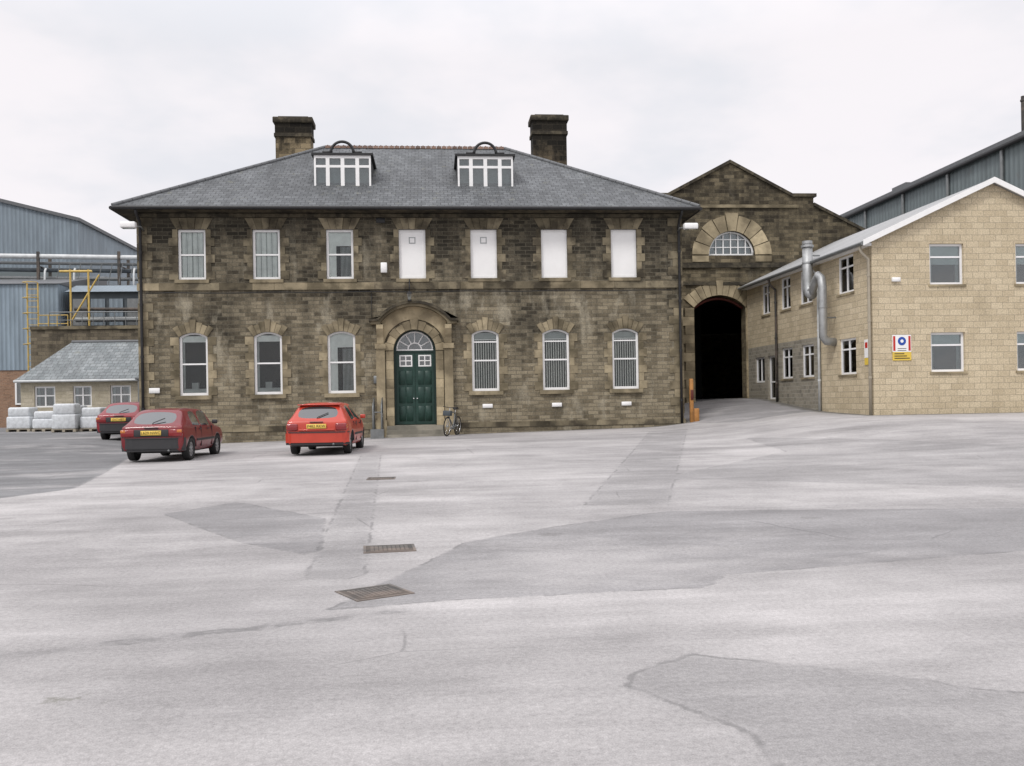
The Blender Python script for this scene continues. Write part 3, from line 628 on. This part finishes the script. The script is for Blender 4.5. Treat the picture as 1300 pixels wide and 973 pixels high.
# ------------------------------------------------------------ beige office building
bo=top('beige_office_building'); BX,BY,BXR,BYB=15.5,30.7,24.5,43.35; BZ=7.08;BAP=9.12;bcx=19.95
w=MB();F=MB();GL=MB();CU=MB();T=MB()
gw=[(17.63,18.9),(20.85,22.15)]
hs=[rect(a,b,5.5,6.95) for a,b in gw]+[rect(a,b,2.4,3.8) for a,b in gw]
w.plate([(BX,-.2),(BXR,-.2),(BXR,BZ),(bcx,BAP),(BX,BZ)],hs,BY,BY+.3,'beige')
sw=[(32.1,33.4),(35.75,37.0),(38.0,39.1),(40.4,41.4)]
up=[(a,b) for a,b in sw]; lo=[(32.0,33.35),(35.7,36.9),(37.9,39.1)]
w.plate(rect(BY+.301,35.0,-.2,BZ),[rect(a,b,5.45,6.85) for a,b in up[:1]]+[rect(a,b,2.4,3.75) for a,b in lo[:1]],BX,BX+.3,'beige','side')
w.plate(rect(35.0,BYB,4.0,BZ),[rect(a,b,5.45,6.85) for a,b in up[1:]],BX,BX+.3,'beige','side')
w.plate(rect(35.0,BYB,-.2,3.998),[rect(a,b,2.4,3.75) for a,b in lo[1:]]+[rect(39.9,40.8,1.5,3.5),rect(41.2,42.4,2.3,3.5)],BX,BX+.3,'greyst','side')
w.box(BXR-.3,BXR,BY+.301,BYB,-.2,BZ,'beige'); w.prism([(BX,-.2),(BXR,-.2),(BXR,BZ),(bcx,BAP),(BX,BZ)],BYB+.001,BYB+.1,'beige')
w.finish('walls',bo)
w=MB(); w.box(BX+.31,BXR-.31,BY+.31,BYB-.01,4.2,4.4,'room'); w.finish('floor_slab',bo)
for a,b in gw:
    casement(F,GL,CU,a,b,5.5,6.95,BY+.1,'front',1,.68,blind=.5); casement(F,GL,CU,a,b,2.4,3.8,BY+.1,'front',1,.68,blind=.3)
    T.box(a-.06,b+.06,BY-.05,BY+.1,5.42,5.498,'dress_lt'); T.box(a-.06,b+.06,BY-.05,BY+.1,2.32,2.398,'dress_lt')
for a,b in up: casement(F,GL,CU,a,b,5.45,6.85,BX+.06,'side',2,.7,blind=.4); T.box(BX-.05,BX+.06,a-.06,b+.06,5.37,5.448,'dress_lt')
for a,b in lo: casement(F,GL,CU,a,b,2.4,3.75,BX+.06,'side',2,.7,blind=.3); T.box(BX-.05,BX+.06,a-.06,b+.06,2.32,2.398,'dress_lt')
casement(F,GL,CU,41.2,42.4,2.3,3.5,BX+.06,'side',2,0); casement(F,GL,CU,39.9,40.8,1.5,3.5,BX+.1,'side',1,.4)
F.finish('window_frames',bo);GL.finish('window_glass',bo);CU.finish('window_blinds',bo)
sl=(BAP-BZ)/(bcx-BX); oh=.35
def rp(s,x): return BAP+.12-abs(x-bcx)*sl
R=MB()
for s in (-1,1):
    xe=bcx+s*(4.5+oh); ze=rp(0,xe)
    pl=[(bcx,BAP+.12),(xe,ze),(xe,ze-.1),(bcx,BAP+.02)]
    R.prism(pl,BY-.22,BYB+.05,'sheetroof')
    R.prism([(bcx,BAP+.15),(xe+s*.02,ze+.03),(xe+s*.02,ze-.17),(bcx,BAP-.05)],BY-.26,BY-.221,'white')
R.finish('roof',bo)
xe=bcx-4.5-oh; ze=rp(0,xe)
T.cyl((xe-.03,BY-.2,ze-.08),(xe-.03,BYB,ze-.08),.07,'steel',8)
T.box(BX-.3,BX-.001,BY+.002,BYB,BZ-.2,BZ-.1,'white')
for (px,py,m,zb) in ((BX-.09,30.78,'pipe',.7),(BX-.09,35.0,'whitepipe',1.0),(BX-.09,39.5,'iron',1.2)):
    T.tube([(xe,py,ze-.15),(xe+.05,py,ze-.35),(px,py,ze-.6),(px,py,4),(px,py,zb)],.055,m)
    for z in (2.2,4.2,5.8): T.cyl((px,py,z),(px,py,z+.08),.068,m)
T.rbox(17.1-.9,17.1-.6,BY-.1,BY-.001,5.6,5.75,'white',.01,1)
T.finish('rainwater_pipes_and_sills',bo)
e=top('ventilation_duct'); b=MB(); X=15.0
b.tube([(X,35.0,7.7),(X,35.0,6.2),(X,34.98,5.9),(X,34.85,5.7),(X,34.6,5.62)],.2,'galv',14)
b.tube([(X,34.9,5.75),(X,34.6,5.75),(X,34.3,6.1),(X,34.0,6.3),(X,33.75,6.15),(X,33.65,5.8),(X,33.65,4.2),(X,33.68,3.9),(X+.15,33.7,3.72),(X+.5,33.7,3.68)],.16,'galv',14)
b.cyl((X,35.0,7.55),(X,35.0,7.63),.25,'galv',14,.25); b.cyl((X,35.0,7.63),(X,35.0,7.8),.2,'galv',14,.2); b.cyl((X,35,6.9),(X,35,6.96),.22,'galv',14)
b.cyl((X,33.65,5.0),(X,33.65,5.06),.18,'galv',14)
for z in (6.4,7.2): b.box(X,BX-.001,34.97,35.03,z,z+.05,'steel')
b.box(X,BX-.001,33.62,33.68,4.6,4.65,'steel')
b.finish('duct_pipes',e)
e=top('safety_sign'); b=MB(); x0,x1,z0,z1=16.2,16.88,2.82,3.72; y=BY
b.box(x0,x1,y-.03,y-.002,z0+.3,z1,'white'); b.box(x0,x1,y-.03,y-.002,z0,z0+.295,'syel')
b.box(x0+.02,x0+.1,y-.034,y-.031,z0+.34,z1-.04,'sred'); b.box(x1-.1,x1-.02,y-.034,y-.031,z0+.34,z1-.04,'sred')
b.prism([((x0+x1)/2+.15*math.cos(a),z1-.22+.15*math.sin(a)) for a in [2*math.pi*i/20 for i in range(20)]],y-.038,y-.031,'sblue')
b.prism([((x0+x1)/2+.06*math.cos(a),z1-.22+.06*math.sin(a)) for a in [2*math.pi*i/12 for i in range(12)]],y-.041,y-.0385,'white')
for i in range(2): b.box(x0+.18,x1-.18,y-.035,y-.031,z0+.34+i*.07,z0+.36+i*.07,'black')
for i in range(3): b.box(x0+.06,x1-.06-.1*i,y-.035,y-.031,z0+.06+i*.08,z0+.09+i*.08,'black')
b.finish('sign_board',e)
e=top('safety_sign'); b=MB()
b.box(BX-.03,BX-.002,31.0,31.3,2.95,3.6,'white'); b.box(BX-.03,BX-.002,31.0,31.3,2.7,2.94,'syel'); b.box(BX-.035,BX-.031,31.06,31.24,3.3,3.5,'sred'); b.finish('sign_board',e)
e=top('timber_gate_post',(10.42,35.85,G(10.42,35.85))); b=MB(); b.rbox(-.07,.07,-.08,.08,-.3,1.75,'orange',.015,1); b.rbox(-.06,.06,-.12,-.081,.9,1.3,'dred',.01,1); b.rbox(.09,.3,-.05,0,-.2,.55,'orange',.01,1); b.finish('post_and_latch',e)
# ------------------------------------------------------------ grey shed right
e=top('corrugated_industrial_shed'); b=MB()
b.prism([(27,0),(50,0),(50,13.3),(38.5,17.1),(27,13.3)],34,57,'greyclad'); 
b.prism([(26.7,13.22),(38.5,17.12),(38.5,17.3),(26.7,13.42)],33.8,57.2,'lead')
b.cyl((26.8,33.8,13.15),(26.8,57.2,13.15),.12,'black',8); 
for y in (36,40.5,45,49.5,54): b.cyl((26.9,y,13.1),(26.9,y,2),.09,'steel',8)
b.box(27.9,29.2,51,52.6,13.5,14.1,'lead')
b.finish('shed_body',e)
b=MB(); b.cyl((34.6,50,15),(34.6,50,18.9),.13,'iron',12); b.cyl((34.6,50,18.6),(34.6,50,18.7),.17,'iron',12); b.finish('flue_stack',e)
# ------------------------------------------------------------ left background
e=top('blue_clad_factory'); b=MB(); b.prism([(-62,0),(-26.1,0),(-26.1,15.6),(-40,19.1),(-62,14)],70,100,'blueclad'); b.prism([(-25.9,15.55),(-40,19.1),(-40,19.35),(-25.9,15.8)],69.8,100,'lead')
b.box(-60,-26.0,69.9,69.99,0,11.8,'greyclad'); b.finish('factory_body',e)
e=top('blue_clad_workshop'); b=MB(); b.box(-60,-22.1,56,64,0,3.95,'redbrick'); b.box(-60,-22.05,55.95,64,3.951,9.05,'blueclad2'); b.prism([(55.8,9.052),(64,10.6),(64,9.052)],-60,-22.0,'lead','side')
b.plate(rect(-24.6,-22.9,1.9,3.4),[rect(-24.5,-23.8,2.0,3.3),rect(-23.7,-23.0,2.0,3.3)],55.93,55.99,'white'); b.box(-24.55,-22.95,55.95,55.97,1.95,3.35,'glass2'); b.finish('workshop_body',e)
e=top('retaining_wall'); b=MB(); b.box(-22,-8,52,52.6,0,6.0,'rubble'); b.box(-22,-8,51.9,52.7,6.0,6.18,'dress_hi'); b.finish('wall',e)
e=top('plant_housing'); b=MB(); b.box(-21.6,-12,56.5,60,0,8.6,'tank'); b.prism([(56.2,8.602),(58,9.2),(60.2,8.602)],-21.8,-12,'blueclad','side')
for i in range(9): b.box(-21.4+i*1.05,-20.6+i*1.05,56.42,56.499,6.6,8.2,'blueclad' if i%3 else 'steel')
b.cyl((-21,55.8,6.9),(-12,55.8,6.9),.16,'steel',10); b.cyl((-21,55.6,7.5),(-12,55.6,7.4),.1,'iron',8)
b.finish('housing_body',e)
e=top('pipe_bridge'); b=MB()
for i,(z,r,m) in enumerate(((11.3,.16,'whitepipe'),(10.9,.1,'steel'),(10.5,.14,'tank'),(10.0,.12,'steel'),(9.55,.09,'iron'),(9.15,.15,'tank'))):
    b.cyl((-42,60.5+.25*i,z+.4),(-12,60.5+.25*i,z-.1),r,m,10)
for x in (-36,-30,-25,-20,-15.5):
    b.box(x-.08,x+.08,60.3,60.46,3,11.7,'iron'); b.box(x-.08,x+.08,62.1,62.26,3,11.7,'iron'); b.box(x-.07,x+.07,60.47,62.09,8.7,8.85,'iron'); b.box(x-.07,x+.07,60.47,62.09,10.75,10.8,'iron')
for x in (-24.5,-22.7,-19,-17.4): b.tube([(x,60.3,10.6),(x,60.15,10.4),(x,60.1,9.8),(x,60.1,8.8)],.07,'whitepipe')
for i in range(16): b.cyl((-24+i*.65,60.2,8.9),(-23.6+i*.65,60.2,10.9),.03,'steel',5)
b.tube([(-16.4,60.2,10),(-16.4,60.2,12.6),(-15.9,60.2,13.1),(-15.5,60.2,12.7)],.08,'steel')
b.finish('pipes',e)
e=top('caged_ladder'); b=MB()
for x in (-23.5,-22.9): b.cyl((x,55.2,3.2),(x,55.2,9.0),.045,'yellow',6)
for i in range(16): b.cyl((-23.5,55.2,3.4+.35*i),(-22.9,55.2,3.4+.35*i),.02,'yellow',5)
for z in (5.4,6.3,7.2,8.1,9.0): b.tube([(-23.5,55.2,z),(-23.6,54.8,z),(-23.2,54.5,z),(-22.8,54.8,z),(-22.9,55.2,z)],.025,'yellow',5)
for z in (6.6,7.1): b.cyl((-22.9,55.1,z),(-21.2,55.1,z),.03,'yellow',5)
for x in (-22.3,-21.8,-21.2): b.cyl((x,55.1,6.0),(x,55.1,7.1),.03,'yellow',5)
b.finish('ladder_and_cage',e)
e=top('yellow_steel_frame'); b=MB()
for x in (-20.6,-19.6): b.cyl((x,54,6.1),(x,54,9.6),.06,'yellow',6)
b.cyl((-21.2,54,9.5),(-19.4,54,9.5),.07,'yellow',6); b.cyl((-20.6,54,6.6),(-19.0,54,9.3),.05,'yellow',6)
for i in range(12): b.cyl((-21.6+i*.6,53.5,6.2),(-21.6+i*.6,53.5,7.1),.025,'steel',5)
b.cyl((-21.6,53.5,7.1),(-14.9,53.5,7.1),.03,'steel',6); b.cyl((-21.6,53.5,6.65),(-14.9,53.5,6.65),.02,'steel',6); b.finish('frame',e)
e=top('slate_roofed_outbuilding'); b=MB(); x0,x1=-20.4,-12.4; y=47
ws=[(-19.75,-18.75),(-17.9,-17.0),(-16.1,-15.1)]
b.plate(rect(x0,x1,-.2,3.05),[rect(a,c,1.7,2.75) for a,c in ws],y,y+.3,'smallwall'); b.box(x0,x0+.3,y+.301,y+6,-.2,3.05,'smallwall'); b.box(x1-.3,x1,y+.301,y+6,-.2,3.05,'smallwall')
b.finish('walls',e)
b=MB(); r0=(x0-.2,y-.25,3.05);r1=(x1+.1,y-.25,3.05);r2=(x1+.1,y+3,5.15);r3=(x0+1.35,y+3,5.15);r4=(x0-.2,y+6.25,3.05);r5=(x1+.1,y+6.25,3.05)
b.add([r0,r1,r2,r3],[(0,1,2,3)],'slateL'); b.add([r0,r3,r4],[(0,1,2)],'slateL'); b.add([r4,r3,r2,r5],[(0,1,2,3)],'slateL'); b.add([r0,r4,r5,r1],[(0,1,2,3)],'lead')
b.cyl((x0-.2,y-.3,3.0),(x1,y-.3,3.0),.06,'whitepipe',8); b.cyl(r3,r2,.09,'lead',8); b.finish('roof',e)
F=MB();GL=MB();CU=MB()
for a,c in ws: casement(F,GL,CU,a,c,1.7,2.75,y+.08,'front',2,.55)
F.finish('window_frames',e);GL.finish('window_glass',e);CU.finish('window_backs',e)
b=MB(); b.box(-14.6,-13.6,y-.5,y-.002,.2,3.0,'steel'); b.rbox(-14.7,-13.5,y-.6,y-.0,3.0,3.12,'lead',.02,1); b.finish('porch_cupboard',e)
def pallet(x,y,w,h,rz=0,nm='wrapped_pallet_load',m='wrap'):
    e=top(nm,(x,y,G(x,y)),(0,0,rz)); b=MB()
    for i in range(3): b.box(-w/2+i*(w-.12)/2,-w/2+i*(w-.12)/2+.12,-.5,.5,0,.1,'pipe')
    b.box(-w/2,w/2,-.5,.5,.1,.13,'pipe')
    b.rbox(-w/2,w/2,-.48,.48,.13,h*.62,m,.07,3); b.rbox(-w/2+.05,w/2-.03,-.45,.46,h*.60,h,m,.1,3)
    b.finish('pallet_and_load',e)
pallet(-16.85,43.5,1.05,1.3,.06);pallet(-15.7,43.8,1.0,1.1,-.08);pallet(-18.2,44.6,1.0,.95,.1);pallet(-19.45,45.0,1.1,1.15,-.05);pallet(-17.2,45.2,1.1,1.2,.02)
e=top('oil_drum',(-20.3,43.2,G(-20.3,43.2))); b=MB(); b.cyl((0,0,0),(0,0,.88),.29,'tank',20)
for z in (0,.29,.58,.86): b.cyl((0,0,z),(0,0,z+.03),.305,'tank',20)
b.finish('drum',e)
# ------------------------------------------------------------ cars
def car(x,y,rz,paint,kind,sc=1.0,txt='P482 RKW'):
    e=top('parked_car',(x,y,G(x,y+1.9)+.0),(0,0,rz),sc)
    if kind=='round':
        st=[(0.00,.36,.82,.84,.72,.64),(.05,.27,.90,.93,.815,.70),(.11,.24,.925,.97,.84,.70),(.47,.22,.93,1.30,.85,.60),(.56,.22,.93,1.37,.855,.575),(.80,.22,.93,1.395,.86,.57),
            (1.50,.22,.92,1.41,.86,.57),(1.60,.22,.92,1.41,.86,.57),(2.25,.22,.91,1.39,.86,.575),(2.42,.22,.905,1.35,.86,.585),(2.95,.22,.90,1.0,.855,.70),(3.05,.22,.88,.93,.85,.72),(3.65,.22,.76,.80,.82,.70),(3.92,.26,.62,.66,.74,.6),(4.0,.34,.5,.54,.62,.5)]
    else:
        st=[(0.00,.36,.84,.86,.76,.68),(.04,.28,.90,.93,.80,.71),(.10,.25,.92,.965,.815,.70),(.62,.23,.92,1.29,.82,.61),(.70,.23,.92,1.35,.82,.59),(.92,.23,.92,1.37,.82,.585),
            (1.52,.23,.91,1.385,.82,.585),(1.62,.23,.91,1.385,.82,.585),(2.25,.23,.90,1.37,.82,.59),(2.40,.23,.895,1.33,.82,.60),(2.85,.23,.89,.98,.815,.70),(2.95,.23,.87,.92,.81,.72),(3.60,.23,.80,.83,.80,.70),(3.86,.26,.70,.73,.76,.62),(3.92,.34,.6,.64,.70,.56)]
    wy=(.74,3.22) if kind=='round' else (.72,3.12); wr=.295
    verts=[];faces=[];mi=[]
    def ring(s):
        y,zb,zbt,zt,w,wt=s; h=zbt-zb
        half=[(0,zb),(w*.88,zb),(w*.975,zb+.13*h+.04),(w*1.0,zb+.5*h),(w*.985,zb+.78*h),(w*.95,zbt),(wt,zbt+.90*(zt-zbt)),(wt*.86,zt),(0,zt+.015)]
        full=half+[(-a,b) for a,b in half[-2:0:-1]]
        return [(a,y,b) for a,b in full]
    n=16
    for s in st: verts+=ring(s)
    ns=len(st)
    for i in range(ns-1):
        for k in range(n):
            faces.append((i*n+k,i*n+(k+1)%n,(i+1)*n+(k+1)%n,(i+1)*n+k))
            kk=k if k<8 else 15-k; m=0
            if kk==5 and i in (5,7,8): m=1
            if kk==7 and i in (2,9): m=1
            if kk==6 and i in (9,): m=1
            if kk in (0,): m=2
            mi.append(m)
    faces.append(tuple(range(n))[::-1]); mi.append(0); faces.append(tuple(range((ns-1)*n,ns*n))); mi.append(0)
    me=D.meshes.new('body'); me.from_pydata(verts,[],faces)
    for k in (paint,'carglass','trim'): me.materials.append(Mt[k])
    for p_,m in zip(me.polygons,mi): p_.material_index=m; p_.use_smooth=True
    bm=bmesh.new(); bm.from_mesh(me); bmesh.ops.recalc_face_normals(bm,faces=bm.faces[:])
    cl=bm.edges.layers.float.get('crease_edge') or bm.edges.layers.float.new('crease_edge')
    for ed in bm.edges:
        if len(ed.link_faces)==2 and ed.link_faces[0].material_index!=ed.link_faces[1].material_index: ed[cl]=.75
        a,b=ed.verts[0].index,ed.verts[1].index
        if abs(a-b)==n and (a%n) in (5,11): ed[cl]=max(ed[cl],.5)
        if abs(a-b)==n and (a%n) in (1,15): ed[cl]=.5
    bm.to_mesh(me); bm.free()
    ob=D.objects.new('body',me); COL.objects.link(ob)
    ss=ob.modifiers.new('s','SUBSURF'); ss.levels=2; ss.render_levels=2
    cut=MB()
    for yy in wy:
        for s in (-1,1): cut.cyl((s*.56,yy,.30),(s*1.1,yy,.30),.355,'trim',28)
    Mt_=cut.finish('cut'); 
    while len(Mt_.data.materials)<3: Mt_.data.materials.append(Mt['trim'])
    for p_ in Mt_.data.polygons: p_.material_index=2
    bo_=ob.modifiers.new('b','BOOLEAN'); bo_.object=Mt_; bo_.operation='DIFFERENCE'; bo_.solver='EXACT'
    dg=bpy.context.evaluated_depsgraph_get(); dg.update()
    nm=D.meshes.new_from_object(ob.evaluated_get(dg)); ob.modifiers.clear(); ob.data=nm; D.objects.remove(Mt_)
    ob.parent=e
    B=MB(); WT=.845 if kind=='round' else .81
    bump=paint if kind=='round' else 'trim'
    def curved(z0,z1,y_off,dep,mat,w=WT,n=10):
        P=[]
        for i in range(n+1):
            u=-1+2*i/n; P.append((u*w,-y_off+.16*abs(u)**5))
        poly=P+[(a,b+dep) for a,b in P[::-1]]
        B.prism(poly,z0,z1,mat,'top')
    curved(.34,.60,.06,.16,bump); curved(.60,.625,.075,.14,'trim') ; curved(.28,.34,.03,.14,'trim')
    if kind=='round':
        for s in (-1,1):
            a,b=sorted((s*.50,s*.80)); B.rbox(a,b,-.028,.10,.66,.85,'lampred',.035,3); a,b=sorted((s*.70,s*.815)); B.rbox(a,b,-.0,.14,.70,.82,'lamporg',.03)
        B.rbox(-.48,.48,-.03,.02,.655,.70,paint,.012)
        B.rbox(-.58,.58,.40,.58,1.335,1.365,paint,.012); B.rbox(-.16,.16,.50,.53,1.32,1.345,'lampred',.008)
        pz=.72
    else:
        for s in (-1,1):
            a,b=sorted((s*.44,s*.79)); B.rbox(a,b,-.022,.09,.66,.84,'lampred',.02); a,b=sorted((s*.66,s*.785)); B.rbox(a,b,-.027,.08,.76,.835,'lamporg',.01)
        B.rbox(-.44,.44,-.02,.03,.66,.84,'trim',.01)
        pz=.70
    B.rbox(-.26,.26,-.045,-.02,pz-.005,pz+.115,'plate_y',.004,1)
    B.tube([(.0,.10,.985),(.02,.12,1.02),(.28,.24,1.13)],.012,'trim',6)
    B.rbox(-.18,.18,-.03,0,.87,.90,'trim',.01)
    for s in (-1,1):
        B.rbox(min(s*.84,s*.99),max(s*.84,s*.99),2.42,2.52,.93,1.05,'trim' if kind!='round' else paint,.03)
        B.rbox(min(s*(WT-.01),s*(WT+.022)),max(s*(WT-.01),s*(WT+.022)),1.15,2.75,.50,.56,'trim',.01)
        for yy in (1.35,2.1): B.rbox(min(s*(WT),s*(WT+.02)),max(s*(WT),s*(WT+.02)),yy,yy+.16,.80,.83,'trim',.006)
        for yy in (1.08,1.56,2.55): B.box(min(s*(WT-.03),s*(WT+.006)),max(s*(WT-.03),s*(WT+.006)),yy,yy+.008,.34,.88,'trim')
        a,b=sorted((s*.45,s*.72)); B.rbox(a,b,3.82 if kind!='round' else 3.86,3.93,.56,.68,'chrome',.02)
    B.tube([(.45,.02,.30),(.45,-.06,.29)],.03,'steel')
    B.box(-.6,.6,.6,3.3,.2,.5,'trim')
    B.finish('trim_and_lamps',e)
    Wm=MB()
    for yy in wy:
        for s in (-1,1):
            xi,xo=s*.63,s*.80
            Wm.cyl((xi,yy,wr),(s*.62+s*.0,yy,wr),wr*.96,'tyre',28)
            prof=[(.62,.80),(.62,.96),(.65,1.0),(.78,1.0),(.805,.96),(.805,.70),(.79,.66)]
            seg=28; vs=[]
            for (px_,rr) in prof:
                for q_ in range(seg):
                    t_=2*math.pi*q_/seg; vs.append((s*px_,yy+wr*rr*math.cos(t_),wr+wr*rr*math.sin(t_)))
            Wm.add(vs,[(i*seg+q_,i*seg+(q_+1)%seg,(i+1)*seg+(q_+1)%seg,(i+1)*seg+q_) for i in range(len(prof)-1) for q_ in range(seg)],'tyre',True)
            Wm.cyl((s*.70,yy,wr),(s*.785,yy,wr),wr*.665,'hub',24)
            for q_ in range(8):
                t_=2*math.pi*q_/8; Wm.cyl((s*.78,yy+wr*.42*math.cos(t_),wr+wr*.42*math.sin(t_)),(s*.788,yy+wr*.42*math.cos(t_),wr+wr*.42*math.sin(t_)),wr*.09,'trim',8)
            Wm.cyl((s*.78,yy,wr),(s*.80,yy,wr),wr*.16,'hub',12)
    Wm.finish('wheels',e)
    tc=D.curves.new('t','FONT'); tc.body=txt; tc.size=.105; tc.align_x='CENTER'; tc.align_y='CENTER'; tc.extrude=.001
    to=D.objects.new('t',tc); COL.objects.link(to); dg=bpy.context.evaluated_depsgraph_get(); dg.update()
    tm=D.meshes.new_from_object(to.evaluated_get(dg)); D.objects.remove(to); tm.materials.clear(); tm.materials.append(Mt['black'])
    tob=D.objects.new('plate_lettering',tm); COL.objects.link(tob); tob.parent=e; tob.location=(0,-.0475,pz+.055); tob.rotation_euler=(math.pi/2,0,0)
    return e
car(-7.58,25.2,math.radians(-3),'paint1','box',1.04,'L629 NWC')
car(-3.26,25.8,math.radians(-3),'paint2','round',1.05,'P482 RKW')
car(-12.2,36.5,0,'paint3','box',1.08,'J317 HBT')
# ------------------------------------------------------------ world, sun, camera
wd=D.worlds.new('World'); S.world=wd; wd.use_nodes=True; nt=wd.node_tree; nt.nodes.clear()
el,az=math.radians(50),math.radians(220)
sky=N(nt,'ShaderNodeTexSky',sky_type='NISHITA',sun_disc=False,sun_elevation=el,sun_rotation=az)
b1=N(nt,'ShaderNodeBackground',{0:sky.outputs[0],1:.1})
g=N(nt,'ShaderNodeTexCoord').outputs['Generated']; sp_=N(nt,'ShaderNodeSeparateXYZ',{0:g})
zz=MA(nt,'MAXIMUM',sp_.outputs[2],.0)
den=MA(nt,'ADD',zz,.22); cv=N(nt,'ShaderNodeCombineXYZ',{0:MA(nt,'DIVIDE',sp_.outputs[0],den),1:MA(nt,'DIVIDE',sp_.outputs[1],den)}).outputs[0]
c1=NO(nt,cv,1.5,5,.55); c2=NO(nt,cv,.55,4,.5)
k=MA(nt,'ADD',MA(nt,'MULTIPLY',c1,.6),MA(nt,'MULTIPLY',c2,.4))
cc=MX(nt,MR(nt,k,.42,.56,0,1,True),(.84,.845,.89,1),(.985,.945,.97,1))
grad=MR(nt,zz,.35,1.0,1.0,2.1)
b2=N(nt,'ShaderNodeBackground',{0:cc,1:grad})
mx=N(nt,'ShaderNodeMixShader',{0:.95,1:b1.outputs[0],2:b2.outputs[0]}); N(nt,'ShaderNodeOutputWorld',{0:mx.outputs[0]})
sl_=D.lights.new('sun','SUN'); sl_.energy=1.5; sl_.angle=math.radians(12); sl_.color=(1,.97,.93)
so=D.objects.new('sun',sl_); COL.objects.link(so)
dirv=Vector((-math.sin(az)*math.cos(el),-math.cos(az)*math.cos(el),-math.sin(el)))
so.rotation_euler=dirv.to_track_quat('-Z','Y').to_euler()
cam=D.cameras.new('camera'); cam.lens=1150/1300*36; cam.sensor_width=36; cam.shift_y=23.5/1300; cam.clip_end=3000; cam.clip_start=.1
co=D.objects.new('camera',cam); COL.objects.link(co)
co.matrix_world=Matrix.Translation((0,0,1.6))@Matrix.Rotation(math.radians(-5),4,'Z')@Matrix.Rotation(math.radians(90),4,'X')@Matrix.Rotation(math.radians(-.97),4,'Z')
S.camera=co
S.view_settings.view_transform='Standard'; S.view_settings.look='None'; S.view_settings.exposure=0
